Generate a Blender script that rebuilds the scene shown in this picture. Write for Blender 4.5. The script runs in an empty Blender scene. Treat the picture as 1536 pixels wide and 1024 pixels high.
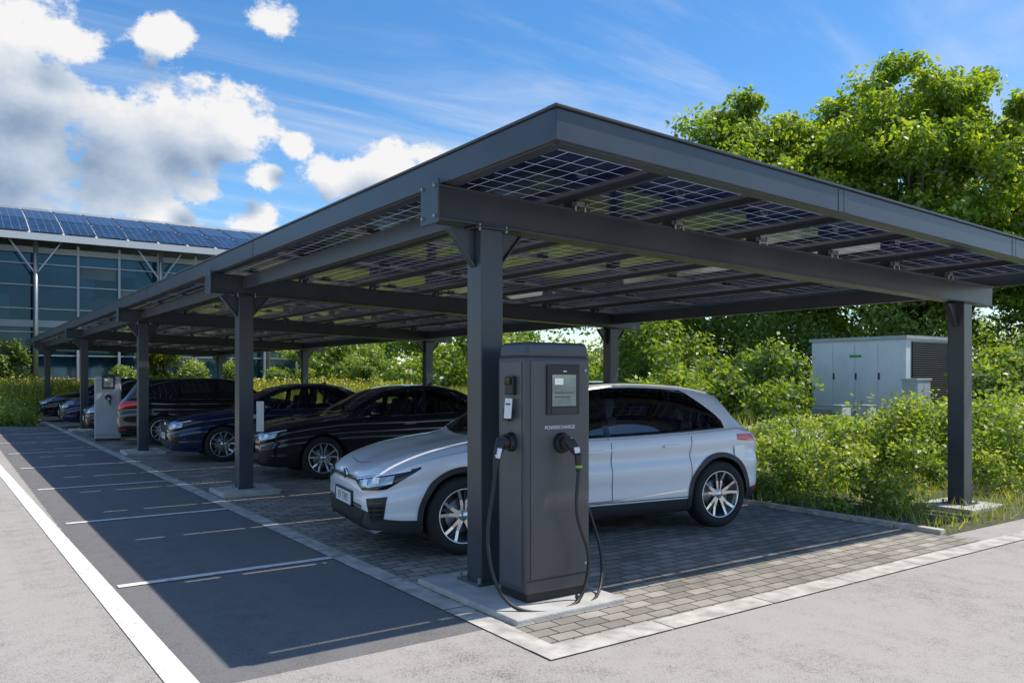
import bpy, bmesh, math, random
import numpy as np
from mathutils import Vector, Matrix
from mathutils.bvhtree import BVHTree
random.seed(5); rng=np.random.default_rng(5)
scene=bpy.context.scene
COL=scene.collection
# ------------------------------------------------------------------ camera
F_PX=1211.0; H_CAM=1.6; YAW=math.radians(35.1)
cd=bpy.data.cameras.new('camera'); cam=bpy.data.objects.new('camera',cd); COL.objects.link(cam)
cam.location=(0,0,H_CAM); cam.rotation_euler=(math.radians(90),0,-YAW)
cd.sensor_width=36; cd.lens=F_PX/1536*36; cd.shift_y=(565-512)/1536
cd.clip_start=.05; cd.clip_end=3000; scene.camera=cam
scene.view_settings.view_transform='Standard'; scene.view_settings.look='None'; scene.view_settings.exposure=0
def W(px,d):
    lat=(px-768)/1211*d
    return (.575*d+.818*lat, .818*d-.575*lat)
# ------------------------------------------------------------------ materials
def newmat(name):
    m=bpy.data.materials.new(name); m.use_nodes=True
    nt=m.node_tree; b=nt.nodes['Principled BSDF']
    return m,nt,b
def N(nt,t,**k):
    n=nt.nodes.new(t)
    for a,v in k.items(): setattr(n,a,v)
    return n
def pm(name,c1,c2=None,scale=4,rough=.5,metal=0,coat=0,bump=0,bscale=None,spec=None,detail=6,crough=.03,rvar=0,back=False):
    m,nt,b=newmat(name)
    b.inputs['Base Color'].default_value=(*c1,1); b.inputs['Roughness'].default_value=rough
    b.inputs['Metallic'].default_value=metal; b.inputs['Coat Weight'].default_value=coat
    b.inputs['Coat Roughness'].default_value=crough
    if spec is not None: b.inputs['Specular IOR Level'].default_value=spec
    if c2 is not None or bump or rvar:
        tc=N(nt,'ShaderNodeTexCoord')
        nz=N(nt,'ShaderNodeTexNoise'); nz.inputs['Scale'].default_value=scale; nz.inputs['Detail'].default_value=detail
        nt.links.new(tc.outputs['Object'],nz.inputs['Vector'])
        if c2 is not None:
            r=N(nt,'ShaderNodeValToRGB'); r.color_ramp.elements[0].position=.35; r.color_ramp.elements[1].position=.65
            r.color_ramp.elements[0].color=(*c1,1); r.color_ramp.elements[1].color=(*c2,1)
            nt.links.new(nz.outputs['Fac'],r.inputs['Fac']); nt.links.new(r.outputs['Color'],b.inputs['Base Color'])
        if rvar:
            mr=N(nt,'ShaderNodeMapRange'); mr.inputs['To Min'].default_value=rough-rvar; mr.inputs['To Max'].default_value=rough+rvar
            nt.links.new(nz.outputs['Fac'],mr.inputs['Value']); nt.links.new(mr.outputs['Result'],b.inputs['Roughness'])
        if bump:
            n2=N(nt,'ShaderNodeTexNoise'); n2.inputs['Scale'].default_value=bscale or scale*8; n2.inputs['Detail'].default_value=4
            nt.links.new(tc.outputs['Object'],n2.inputs['Vector'])
            bp=N(nt,'ShaderNodeBump'); bp.inputs['Strength'].default_value=bump; bp.inputs['Distance'].default_value=.01
            nt.links.new(n2.outputs['Fac'],bp.inputs['Height']); nt.links.new(bp.outputs['Normal'],b.inputs['Normal'])
    if back:
        ge=N(nt,'ShaderNodeNewGeometry'); d=N(nt,'ShaderNodeBsdfDiffuse'); d.inputs['Color'].default_value=(.04,.04,.042,1)
        mx=N(nt,'ShaderNodeMixShader'); out=nt.nodes['Material Output']
        nt.links.new(ge.outputs['Backfacing'],mx.inputs[0]); nt.links.new(b.outputs[0],mx.inputs[1]); nt.links.new(d.outputs[0],mx.inputs[2]); nt.links.new(mx.outputs[0],out.inputs['Surface'])
    return m
M={}
M['steel']=pm('anthracite_steel',(.042,.050,.062),(.054,.063,.077),scale=2.5,rough=.32,rvar=.08,bump=.05,bscale=60)
M['galv']=pm('galvanised',(.35,.36,.37),rough=.4,metal=.8)
M['conc']=pm('concrete',(.38,.37,.34),(.52,.50,.46),scale=5,rough=.9,bump=.4,bscale=60)
M['black']=pm('black_plastic',(.012,.012,.013),rough=.45)
M['clad']=pm('grey_cladding',(.030,.032,.035),rough=.5,back=True)
M['gloss']=pm('gloss_black',(.006,.006,.007),rough=.08,coat=.5)
M['cglassO']=pm('car_glass_dark',(.012,.017,.018),rough=.02,coat=1,spec=.8)
M['chrome']=pm('chrome',(.75,.76,.78),rough=.12,metal=1)
M['alu']=pm('alloy',(.66,.67,.69),rough=.25,metal=.85)
M['tyre']=pm('tyre_rubber',(.018,.018,.019),rough=.8,bump=.3,bscale=80)
M['white']=pm('white_car_paint',(.80,.82,.86),rough=.30,coat=1,back=True)
M['blackp']=pm('black_car_paint',(.006,.007,.009),rough=.2,coat=1,back=True)
M['bluep']=pm('dark_blue_car_paint',(.008,.020,.065),rough=.22,metal=.3,coat=1,back=True)
M['plate']=pm('plate_white',(.75,.76,.78),rough=.4)
M['lamp']=pm('headlamp_glass',(.40,.48,.55),rough=.05,metal=.5,coat=1)
M['led']=pm('lamp_reflector',(.9,.93,.97),rough=.15,metal=.3,coat=1)
M['red']=pm('tail_lamp_red',(.70,.012,.012),rough=.1,coat=1)
M['charger']=pm('charger_grey',(.060,.063,.071),(.07,.073,.082),scale=3,rough=.36,bump=.06,bscale=300)
M['charger2']=pm('charger_side',(.085,.09,.10),rough=.4,bump=.06,bscale=300)
M['cable']=pm('cable_rubber',(.02,.02,.022),rough=.5)
M['screen']=pm('screen',(.18,.22,.20),(.30,.35,.32),scale=9,rough=.12,coat=1)
M['green']=pm('green_marking',(.22,.45,.03),rough=.4)
M['greensign']=pm('green_sign',(.02,.35,.06),rough=.4)
M['wpaint']=pm('white_metal',(.66,.68,.70),(.72,.74,.75),scale=1.5,rough=.45)
M['gpaint']=pm('grey_metal',(.36,.39,.40),(.42,.44,.45),scale=2,rough=.5)
M['dgrey']=pm('dark_louvre',(.06,.065,.07),rough=.5)
M['bark']=pm('bark',(.06,.045,.03),(.11,.085,.06),scale=6,rough=.9,bump=.8,bscale=30)
M['mull']=pm('mullion_metal',(.36,.38,.40),rough=.4,metal=.3)
M['slab']=pm('slab_edge',(.36,.37,.38),rough=.6)
M['roofw']=pm('roof_edge',(.55,.57,.58),rough=.5)
M['inner']=pm('interior_blind',(.10,.13,.14),(.2,.22,.22),scale=.6,rough=.6)
M['seat']=pm('seat_fabric',(.06,.06,.062),(.10,.10,.10),scale=8,rough=.8)
def carglass():
    m=bpy.data.materials.new('car_glass'); m.use_nodes=True; nt=m.node_tree; nt.nodes.clear(); L=nt.links.new
    out=N(nt,'ShaderNodeOutputMaterial'); t=N(nt,'ShaderNodeBsdfTransparent'); t.inputs['Color'].default_value=(.72,.78,.76,1)
    g=N(nt,'ShaderNodeBsdfGlossy'); g.inputs['Roughness'].default_value=.015; g.inputs['Color'].default_value=(.95,.97,1,1)
    f=N(nt,'ShaderNodeFresnel'); f.inputs['IOR'].default_value=1.6; mx=N(nt,'ShaderNodeMixShader')
    a=N(nt,'ShaderNodeMath',operation='MULTIPLY_ADD'); a.use_clamp=True; a.inputs[1].default_value=1.3; a.inputs[2].default_value=.03; L(f.outputs[0],a.inputs[0])
    L(a.outputs[0],mx.inputs[0]); L(t.outputs[0],mx.inputs[1]); L(g.outputs[0],mx.inputs[2]); L(mx.outputs[0],out.inputs['Surface']); return m
M['cglass']=carglass()

def asphalt():
    m,nt,b=newmat('asphalt'); L=nt.links.new
    tc=N(nt,'ShaderNodeTexCoord')
    big=N(nt,'ShaderNodeTexNoise'); big.inputs['Scale'].default_value=.45; big.inputs['Detail'].default_value=5
    mid=N(nt,'ShaderNodeTexNoise'); mid.inputs['Scale'].default_value=6; mid.inputs['Detail'].default_value=6
    fine=N(nt,'ShaderNodeTexVoronoi'); fine.inputs['Scale'].default_value=110
    fn=N(nt,'ShaderNodeTexNoise'); fn.inputs['Scale'].default_value=200; fn.inputs['Detail'].default_value=2
    mp=N(nt,'ShaderNodeMapping'); mp.inputs['Scale'].default_value=(2.2,.08,1)
    st=N(nt,'ShaderNodeTexNoise'); st.inputs['Scale'].default_value=1.2; st.inputs['Detail'].default_value=4
    for n in (big,mid,fine,fn): L(tc.outputs['Object'],n.inputs['Vector'])
    L(tc.outputs['Object'],mp.inputs['Vector']); L(mp.outputs['Vector'],st.inputs['Vector'])
    def mth(op,a,b_,c=None):
        n=N(nt,'ShaderNodeMath',operation=op)
        for i,v in enumerate((a,b_,c)):
            if v is None: continue
            if isinstance(v,(int,float)): n.inputs[i].default_value=v
            else: L(v,n.inputs[i])
        return n.outputs[0]
    s=mth('MULTIPLY_ADD',big.outputs['Fac'],.40,-.02)
    s=mth('MULTIPLY_ADD',mid.outputs['Fac'],.40,s)
    s=mth('MULTIPLY_ADD',fine.outputs['Color'],.36,s)
    s=mth('MULTIPLY_ADD',fn.outputs['Fac'],.55,s)
    s=mth('MULTIPLY_ADD',st.outputs['Fac'],.35,s)
    r=N(nt,'ShaderNodeValToRGB'); r.color_ramp.elements[0].position=.58; r.color_ramp.elements[1].position=1.32
    r.color_ramp.elements[0].color=(.082,.076,.069,1); r.color_ramp.elements[1].color=(.40,.366,.327,1)
    L(s,r.inputs['Fac'])
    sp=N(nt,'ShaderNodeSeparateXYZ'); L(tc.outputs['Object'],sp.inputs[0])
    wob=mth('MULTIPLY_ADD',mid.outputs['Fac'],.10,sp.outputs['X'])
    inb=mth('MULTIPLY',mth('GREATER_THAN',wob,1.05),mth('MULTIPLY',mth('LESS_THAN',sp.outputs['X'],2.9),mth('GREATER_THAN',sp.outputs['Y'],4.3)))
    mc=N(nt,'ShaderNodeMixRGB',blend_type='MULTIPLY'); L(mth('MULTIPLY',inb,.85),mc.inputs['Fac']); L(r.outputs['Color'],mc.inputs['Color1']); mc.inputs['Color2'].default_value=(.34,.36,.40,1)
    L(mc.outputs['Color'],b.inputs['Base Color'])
    b.inputs['Roughness'].default_value=.85
    bp=N(nt,'ShaderNodeBump'); bp.inputs['Strength'].default_value=.5; bp.inputs['Distance'].default_value=.005
    L(mth('ADD',fine.outputs['Distance'],fn.outputs['Fac']),bp.inputs['Height']); L(bp.outputs['Normal'],b.inputs['Normal'])
    return m
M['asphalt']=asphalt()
def pavers():
    m,nt,b=newmat('block_paving'); L=nt.links.new
    tc=N(nt,'ShaderNodeTexCoord')
    br=N(nt,'ShaderNodeTexBrick'); br.inputs['Scale'].default_value=1.0
    br.inputs['Brick Width'].default_value=.21; br.inputs['Row Height'].default_value=.12
    br.inputs['Mortar Size'].default_value=.007; br.inputs['Mortar Smooth'].default_value=.25
    br.inputs['Color1'].default_value=(.22,.195,.165,1); br.inputs['Color2'].default_value=(.40,.36,.305,1); br.inputs['Mortar'].default_value=(.06,.052,.04,1)
    nz=N(nt,'ShaderNodeTexNoise'); nz.inputs['Scale'].default_value=1.3; nz.inputs['Detail'].default_value=8; nz.inputs['Roughness'].default_value=.7
    L(tc.outputs['Object'],br.inputs['Vector']); L(tc.outputs['Object'],nz.inputs['Vector'])
    mr=N(nt,'ShaderNodeMapRange'); mr.inputs['From Min'].default_value=.3; mr.inputs['From Max'].default_value=.7; mr.inputs['To Min'].default_value=.6; mr.inputs['To Max'].default_value=1.2
    L(nz.outputs['Fac'],mr.inputs['Value'])
    mx=N(nt,'ShaderNodeVectorMath',operation='SCALE'); L(br.outputs['Color'],mx.inputs[0]); L(mr.outputs['Result'],mx.inputs['Scale'])
    L(mx.outputs['Vector'],b.inputs['Base Color']); b.inputs['Roughness'].default_value=.85
    bp=N(nt,'ShaderNodeBump'); bp.inputs['Strength'].default_value=.8; bp.inputs['Distance'].default_value=.006; bp.invert=True
    L(br.outputs['Fac'],bp.inputs['Height'])
    f=N(nt,'ShaderNodeTexNoise'); f.inputs['Scale'].default_value=120
    L(tc.outputs['Object'],f.inputs['Vector'])
    b2=N(nt,'ShaderNodeBump'); b2.inputs['Strength'].default_value=.3; b2.inputs['Distance'].default_value=.004
    L(f.outputs['Fac'],b2.inputs['Height']); L(bp.outputs['Normal'],b2.inputs['Normal']); L(b2.outputs['Normal'],b.inputs['Normal'])
    return m
M['pavers']=pavers()
def paintline():
    m,nt,b=newmat('road_paint'); L=nt.links.new
    tc=N(nt,'ShaderNodeTexCoord'); nz=N(nt,'ShaderNodeTexNoise'); nz.inputs['Scale'].default_value=14; nz.inputs['Detail'].default_value=9; nz.inputs['Roughness'].default_value=.75
    L(tc.outputs['Object'],nz.inputs['Vector'])
    r=N(nt,'ShaderNodeValToRGB'); r.color_ramp.elements[0].position=.32; r.color_ramp.elements[1].position=.48
    r.color_ramp.elements[0].color=(.35,.34,.32,1); r.color_ramp.elements[1].color=(.78,.75,.70,1)
    L(nz.outputs['Fac'],r.inputs['Fac']); L(r.outputs['Color'],b.inputs['Base Color']); b.inputs['Roughness'].default_value=.75
    return m
M['paint']=paintline()
M['stripc']=pm('kerb_concrete',(.36,.335,.295),(.58,.54,.48),scale=7,rough=.9,bump=.3,bscale=90,detail=9)
M['grassg']=pm('grass_ground',(.045,.07,.018),(.12,.13,.045),scale=1.2,rough=.95,bump=.6,bscale=20)
M['soil']=pm('soil',(.055,.055,.03),(.10,.11,.05),scale=5,rough=.95,bump=.9,bscale=30)
M['path']=pm('path_surface',(.38,.37,.34),(.46,.45,.41),scale=1,rough=.9)
def leafmat(name,stops,tr=.5,rough=.42):
    m=bpy.data.materials.new(name); m.use_nodes=True; nt=m.node_tree; nt.nodes.clear(); L=nt.links.new
    out=N(nt,'ShaderNodeOutputMaterial'); b=N(nt,'ShaderNodeBsdfDiffuse'); t=N(nt,'ShaderNodeBsdfTranslucent'); mx=N(nt,'ShaderNodeMixShader')
    gl=N(nt,'ShaderNodeBsdfGlossy'); gl.inputs['Roughness'].default_value=rough; m3=N(nt,'ShaderNodeMixShader'); m3.inputs['Fac'].default_value=.05
    at=N(nt,'ShaderNodeAttribute'); at.attribute_name='rnd'
    r=N(nt,'ShaderNodeValToRGB'); cr=r.color_ramp
    cr.elements[0].position=stops[0][0]; cr.elements[0].color=(*stops[0][1],1)
    cr.elements[1].position=stops[-1][0]; cr.elements[1].color=(*stops[-1][1],1)
    for p,c in stops[1:-1]:
        e=cr.elements.new(p); e.color=(*c,1)
    L(at.outputs['Fac'],r.inputs['Fac']); L(r.outputs['Color'],b.inputs['Color'])
    g=N(nt,'ShaderNodeMixRGB',blend_type='MULTIPLY'); g.inputs['Fac'].default_value=1; g.inputs['Color2'].default_value=(2.1,1.9,.6,1)
    L(r.outputs['Color'],g.inputs['Color1']); L(g.outputs['Color'],t.inputs['Color'])
    mx.inputs['Fac'].default_value=tr; L(b.outputs[0],mx.inputs[1]); L(t.outputs[0],mx.inputs[2])
    L(mx.outputs[0],m3.inputs[1]); L(gl.outputs[0],m3.inputs[2]); L(m3.outputs[0],out.inputs['Surface'])
    return m
M['leafA']=leafmat('tree_leaves',[(0,(.07,.14,.015)),(.5,(.18,.28,.03)),(1,(.38,.45,.06))])
M['leafB']=leafmat('shrub_leaves',[(0,(.06,.12,.018)),(.5,(.16,.25,.04)),(1,(.37,.42,.10))])
M['leafC']=leafmat('far_leaves',[(0,(.06,.12,.018)),(.5,(.14,.22,.035)),(1,(.28,.36,.06))])
M['blade']=leafmat('grass_blades',[(0,(.09,.15,.03)),(.5,(.22,.28,.05)),(.8,(.36,.36,.10)),(1,(.48,.44,.18))])
M['yflower']=leafmat('wildflower_yellow',[(0,(.6,.45,.02)),(.5,(.7,.55,.03)),(1,(.75,.65,.3))])
def solar(name,trans,cellc,linec,lw=.022):
    m=bpy.data.materials.new(name); m.use_nodes=True; nt=m.node_tree; nt.nodes.clear(); L=nt.links.new
    out=N(nt,'ShaderNodeOutputMaterial'); b=N(nt,'ShaderNodeBsdfPrincipled')
    uv=N(nt,'ShaderNodeTexCoord'); sp=N(nt,'ShaderNodeSeparateXYZ'); L(uv.outputs['UV'],sp.inputs[0])
    def mth(op,a,b_=None,c=None):
        n=N(nt,'ShaderNodeMath',operation=op)
        for i,v in enumerate((a,b_,c)):
            if v is None: continue
            if isinstance(v,(int,float)): n.inputs[i].default_value=v
            else: L(v,n.inputs[i])
        return n.outputs[0]
    def edge(o,w):
        f=mth('FRACT',o); d=mth('ABSOLUTE',mth('SUBTRACT',f,.5)); return mth('GREATER_THAN',d,.5-w)
    line=mth('MAXIMUM',edge(sp.outputs['X'],lw),edge(sp.outputs['Y'],lw))
    bus=mth('MULTIPLY',mth('GREATER_THAN',mth('ABSOLUTE',mth('SUBTRACT',mth('FRACT',mth('MULTIPLY',sp.outputs['X'],3)),.5)),.475),.15)
    fac=mth('MAXIMUM',line,bus)
    tc=N(nt,'ShaderNodeTexNoise'); tc.inputs['Scale'].default_value=1.6; L(uv.outputs['Object'],tc.inputs['Vector'])
    mr=N(nt,'ShaderNodeValToRGB'); mr.color_ramp.elements[0].position=.35;mr.color_ramp.elements[1].position=.7
    mr.color_ramp.elements[0].color=(cellc[0]*.4,cellc[1]*.4,cellc[2]*.4,1); mr.color_ramp.elements[1].color=(*cellc,1)
    L(tc.outputs['Fac'],mr.inputs['Fac'])
    mc=N(nt,'ShaderNodeMixRGB'); L(fac,mc.inputs['Fac']); L(mr.outputs['Color'],mc.inputs['Color1']); mc.inputs['Color2'].default_value=(*linec,1)
    L(mc.outputs['Color'],b.inputs['Base Color']); b.inputs['Roughness'].default_value=.10
    b.inputs['Specular IOR Level'].default_value=.28; b.inputs['Specular Tint'].default_value=(.45,.62,1,1)
    if trans:
        t=N(nt,'ShaderNodeBsdfTranslucent'); t.inputs['Color'].default_value=(.75,.84,1,1)
        m2=N(nt,'ShaderNodeMixShader'); L(mth('MULTIPLY',line,trans),m2.inputs['Fac']); L(b.outputs[0],m2.inputs[1]); L(t.outputs[0],m2.inputs[2])
        L(m2.outputs[0],out.inputs['Surface'])
    else: L(b.outputs[0],out.inputs['Surface'])
    return m
M['solar']=solar('bifacial_solar_glass',.17,(.008,.022,.12),(.26,.31,.42),.018)
M['solarR']=solar('roof_solar_glass',0,(.02,.035,.075),(.12,.15,.2),.035)
def facglass():
    m,nt,b=newmat('facade_glass'); L=nt.links.new
    tc=N(nt,'ShaderNodeTexCoord'); mp=N(nt,'ShaderNodeMapping'); mp.inputs['Scale'].default_value=(.51,.5,.83); mp.inputs['Location'].default_value=(.18,0,-.25)
    v=N(nt,'ShaderNodeTexVoronoi'); v.distance='CHEBYCHEV'; v.inputs['Scale'].default_value=1; v.inputs['Randomness'].default_value=.1
    L(tc.outputs['Object'],mp.inputs['Vector']); L(mp.outputs['Vector'],v.inputs['Vector'])
    nz=N(nt,'ShaderNodeTexNoise'); nz.inputs['Scale'].default_value=.35; nz.inputs['Detail'].default_value=6; L(tc.outputs['Object'],nz.inputs['Vector'])
    ad=N(nt,'ShaderNodeMath',operation='MULTIPLY_ADD'); L(v.outputs['Color'],ad.inputs[0]); ad.inputs[1].default_value=.35; L(nz.outputs['Fac'],ad.inputs[2])
    r=N(nt,'ShaderNodeValToRGB'); r.color_ramp.elements[0].position=.5; r.color_ramp.elements[1].position=.95
    r.color_ramp.elements[0].color=(.006,.016,.024,1); r.color_ramp.elements[1].color=(.03,.085,.13,1)
    L(ad.outputs[0],r.inputs['Fac']); L(r.outputs['Color'],b.inputs['Base Color'])
    b.inputs['Roughness'].default_value=.04; b.inputs['Specular IOR Level'].default_value=.6; b.inputs['Specular Tint'].default_value=(.5,.8,1,1)
    bp=N(nt,'ShaderNodeBump'); bp.inputs['Strength'].default_value=.25; bp.inputs['Distance'].default_value=.15; L(v.outputs['Color'],bp.inputs['Height']); L(bp.outputs['Normal'],b.inputs['Normal'])
    return m
M['fglass']=facglass()
# ------------------------------------------------------------------ mesh builder
def svol(vs,fs):
    t=0.0
    for f in fs:
        a=Vector(vs[f[0]])
        for i in range(1,len(f)-1): t+=a.dot(Vector(vs[f[i]]).cross(Vector(vs[f[i+1]])))
    return t/6
class MB:
    def __init__(s): s.v=[];s.f=[];s.m=[];s.sm=[];s.mats=[]
    def mi(s,k):
        if k not in s.mats: s.mats.append(k)
        return s.mats.index(k)
    def add(s,vs,fs,mat,smooth=False):
        o=len(s.v); s.v+= [tuple(p) for p in vs]; i=s.mi(mat)
        for f in fs: s.f.append(tuple(o+a for a in f)); s.m.append(i); s.sm.append(smooth)
    def box(s,c,size,mat,rot=None,taper=1):
        x,y,z=[a/2 for a in size]; vs=[]
        for dz in (-1,1):
            t=taper if dz>0 else 1
            for dx,dy in ((-1,-1),(1,-1),(1,1),(-1,1)):
                p=Vector((dx*x*t,dy*y*t,dz*z))
                if rot is not None: p=rot@p
                vs.append(p+Vector(c))
        s.add(vs,[(0,3,2,1),(4,5,6,7),(0,1,5,4),(1,2,6,5),(2,3,7,6),(3,0,4,7)],mat)
    def bx(s,x0,x1,y0,y1,z0,z1,mat): s.box(((x0+x1)/2,(y0+y1)/2,(z0+z1)/2),(abs(x1-x0),abs(y1-y0),abs(z1-z0)),mat)
    def beam(s,p0,p1,w,h,mat):
        p0=Vector(p0);p1=Vector(p1);d=(p1-p0).normalized()
        sd=d.cross(Vector((0,0,1)))
        if sd.length<1e-4: sd=Vector((1,0,0))
        sd.normalize(); up=sd.cross(d); vs=[]
        for p in (p0,p1):
            for a,b in ((-1,-1),(1,-1),(1,1),(-1,1)): vs.append(p+sd*a*w/2+up*b*h/2)
        s.add(vs,[(0,1,2,3),(7,6,5,4),(0,4,5,1),(1,5,6,2),(2,6,7,3),(3,7,4,0)],mat)
    def cyl(s,p0,p1,r0,r1,mat,n=16,smooth=True):
        p0=Vector(p0);p1=Vector(p1);d=(p1-p0).normalized()
        a=d.orthogonal().normalized();b=d.cross(a);vs=[]
        for p,r in ((p0,r0),(p1,r1)):
            for i in range(n):
                t=2*math.pi*i/n; vs.append(p+(a*math.cos(t)+b*math.sin(t))*r)
        s.add(vs,[(i,(i+1)%n,n+(i+1)%n,n+i) for i in range(n)],mat,smooth)
        o=len(s.v)-2*n; i_=s.mi(mat)
        for f in (tuple(range(n))[::-1],tuple(range(n,2*n))): s.f.append(tuple(o+a for a in f)); s.m.append(i_); s.sm.append(False)
    def grid(s,rows,mat,smooth=True):
        n=len(rows[0]);vs=[p for r in rows for p in r]
        s.add(vs,[(j*n+i,j*n+i+1,(j+1)*n+i+1,(j+1)*n+i) for j in range(len(rows)-1) for i in range(n-1)],mat,smooth)
    def lathe(s,prof,mat,cx,cz,n=40):
        rows=[]
        for i in range(n+1):
            t=2*math.pi*i/n; rows.append([(cx+r*math.cos(t),y,cz+r*math.sin(t)) for r,y in prof])
        s.grid(rows,mat)
    def obj(s,name,parent=None,bevel=0,closed=False):
        if closed and svol(s.v,s.f)<0: s.f=[f[::-1] for f in s.f]
        me=bpy.data.meshes.new(name); me.from_pydata(s.v,[],s.f)
        for k in s.mats: me.materials.append(M[k])
        me.polygons.foreach_set('material_index',s.m); me.polygons.foreach_set('use_smooth',s.sm); me.update()
        o=bpy.data.objects.new(name,me); COL.objects.link(o)
        if parent: o.parent=parent
        if bevel:
            b=o.modifiers.new('bevel','BEVEL'); b.width=bevel; b.segments=2; b.limit_method='ANGLE'; b.angle_limit=math.radians(40)
        return o
def empty(name,loc=(0,0,0),rz=0):
    e=bpy.data.objects.new(name,None); COL.objects.link(e); e.location=loc; e.rotation_euler=(0,0,rz); return e
def sheet(name,poly,z,mat):
    b=MB(); b.add([(x,y,z) for x,y in poly],[tuple(range(len(poly)))],mat); return b.obj(name)
def rect(x0,x1,y0,y1): return [(x0,y0),(x1,y0),(x1,y1),(x0,y1)]
def text(body,size,mat,parent,mw,name):
    c=bpy.data.curves.new(name,'FONT'); c.body=body; c.size=size; c.align_x='CENTER'; c.align_y='CENTER'; c.extrude=.0008
    o=bpy.data.objects.new(name,c); COL.objects.link(o); c.materials.append(M[mat]); o.parent=parent; o.matrix_local=mw; return o
# ------------------------------------------------------------------ ground
sheet('ground',rect(-900,900,-900,900),-.012,'grassg')
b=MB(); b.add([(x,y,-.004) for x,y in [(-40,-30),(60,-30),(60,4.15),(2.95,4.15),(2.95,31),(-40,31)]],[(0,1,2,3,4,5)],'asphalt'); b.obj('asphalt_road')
sheet('block_paving',rect(2.9,8.3,3.66,44),0,'pavers')
b=MB()
y=3.80
while y<44:   # individual edging stones with open joints
    b.add([(p[0],p[1],.004) for p in rect(2.80,2.97,y,y+.985)],[(0,1,2,3)],'stripc'); y+=1.0
b.obj('kerb_edging')
b=MB()
x=2.80
while x<60:
    b.add([(p[0],p[1],.006) for p in rect(x,x+.99,3.60,3.80)],[(0,1,2,3)],'stripc'); x+=1.0
b.obj('edging_strip')
b=MB()
for i in range(9):
    yy=6.77+3.23*i
    b.add([(p[0],p[1],.003) for p in rect(1.08,2.80,yy-.045,yy+.045)],[(0,1,2,3)],'paint')
b.add([(1.00,1.5,.003),(1.15,1.5,.003),(.84,17,.003),(.70,17,.003)],[(0,1,2,3)],'paint')
b.add([(.70,17,.003),(.84,17,.003),(.60,30,.003),(.48,30,.003)],[(0,1,2,3)],'paint')
b.obj('parking_bay_markings')
sheet('planting_bed',rect(8.3,18,4.15,44),.0,'soil')
sheet('footpath',rect(18,21.5,4.15,60),.0,'path')
sheet('footpath',rect(-60,2.9,31.5,36.5),-.003,'path')
b=MB()
for i in range(60): b.bx(8.26,8.36,4.2+i*.5,4.69+i*.5,-.05,.05,'stripc')
b.obj('bed_kerb',bevel=.01)
def bermz(x,y):
    t=(y-37)/10.5
    return 0 if t<0 or t>1 else .7*math.sin(math.pi*t)**.8*(1+.15*math.sin(x*.5))
b=MB(); b.grid([[(x,y,bermz(x,y)-.01) for x in np.linspace(-40,24,60)] for y in np.linspace(37,47.5,12)],'grassg'); b.obj('grass_bank')
# ------------------------------------------------------------------ carport
cp=empty('solar_carport')
X0,X1,Y0,Y1=3.0,11.0,3.8,42.0
def zr(x): return 3.20-.033*(x-3.0)
PY=[5.2,11.3,18.3,27.0,37.5]; XL,XR=3.40,10.2
b=MB()
for i,yy in enumerate(PY):
    yr=yy-.25 if i==0 else yy
    b.bx(XL-.1,XL+.1,yy-.1,yy+.1,.04,zr(XL)-.47,'steel')
    b.bx(XR-.1,XR+.1,yr-.1,yr+.1,.04,zr(XR)-.47,'steel')
    for x,y_ in ((XL,yy),(XR,yr)):
        b.bx(x-.16,x+.16,y_-.16,y_+.16,.04,.058,'steel')
        b.bx(x-.15,x+.15,y_-.13,y_+.13,zr(x)-.47,zr(x)-.455,'steel')
b.obj('posts',cp,bevel=.008)
b=MB()
for i,yy in enumerate(PY):
    yr=yy-.25 if i==0 else yy
    b.beam((2.93,yy,zr(2.93)-.325),(X1-.1,yr,zr(X1-.1)-.325),.13,.25,'steel')
    for zz in (-.205,-.445):
        b.beam((2.93,yy,zr(2.93)+zz),(X1-.1,yr,zr(X1-.1)+zz),.20,.016,'steel')
    b.box((2.92,yy,zr(2.92)-.325),(.02,.26,.32),'steel')
    for x,sx in ((XL,1),(XL,-1),(XR,1),(XR,-1)):
        y_=yy if x==XL else yr; z=zr(x)-.472
        xa=x+sx*.1; xb=x+sx*.32
        b.add([(xa,y_-.01,z),(xb,y_-.01,z),(xa,y_-.01,z-.26),(xa,y_+.01,z),(xb,y_+.01,z),(xa,y_+.01,z-.26)],[(0,1,2),(5,4,3),(0,3,4,1),(1,4,5,2),(2,5,3,0)],'steel')
        b.beam((xa+sx*.005,y_,z-.28),(xb+sx*.01,y_,z-.005),.07,.014,'steel')
for x in (XL,XR):
    for i in range(4): b.beam((x,PY[i]+.08,zr(x)-.30),(x,PY[i+1]-.08,zr(x)-.30),.10,.17,'steel')
    b.beam((x,PY[4]+.08,zr(x)-.30),(x,Y1-.1,zr(x)-.30),.10,.17,'steel')
b.obj('beams',cp,bevel=.005)
b=MB()
for yy in PY[:3]:   # bolts on end plates and cap plates
    for dy_ in (-.09,.09):
        for dz in (-.11,.11): b.cyl((2.912,yy+dy_,zr(2.92)-.325+dz),(2.895,yy+dy_,zr(2.92)-.325+dz),.014,.014,'galv',6,False)
    for sx in (-.12,.12):
        for sy in (-.115,.115): b.cyl((XL+sx,yy+sy,zr(XL)-.49),(XL+sx,yy+sy,zr(XL)-.44),.011,.011,'galv',6,False)
b.obj('bolts',cp)
b=MB()
b.bx(X0-.03,X0+.03,Y0,Y1,zr(X0)-.19,zr(X0),'steel'); b.bx(X0+.0,X0+.11,Y0+.06,Y1,zr(X0)-.195,zr(X0)-.18,'steel')
b.bx(X0-.045,X0+.05,Y0-.02,Y1,zr(X0)+.001,zr(X0)+.02,'steel')
b.beam((X0-.03,Y0,zr(X0)-.095),(X1,Y0,zr(X1)-.095),.06,.19,'steel')
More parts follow.
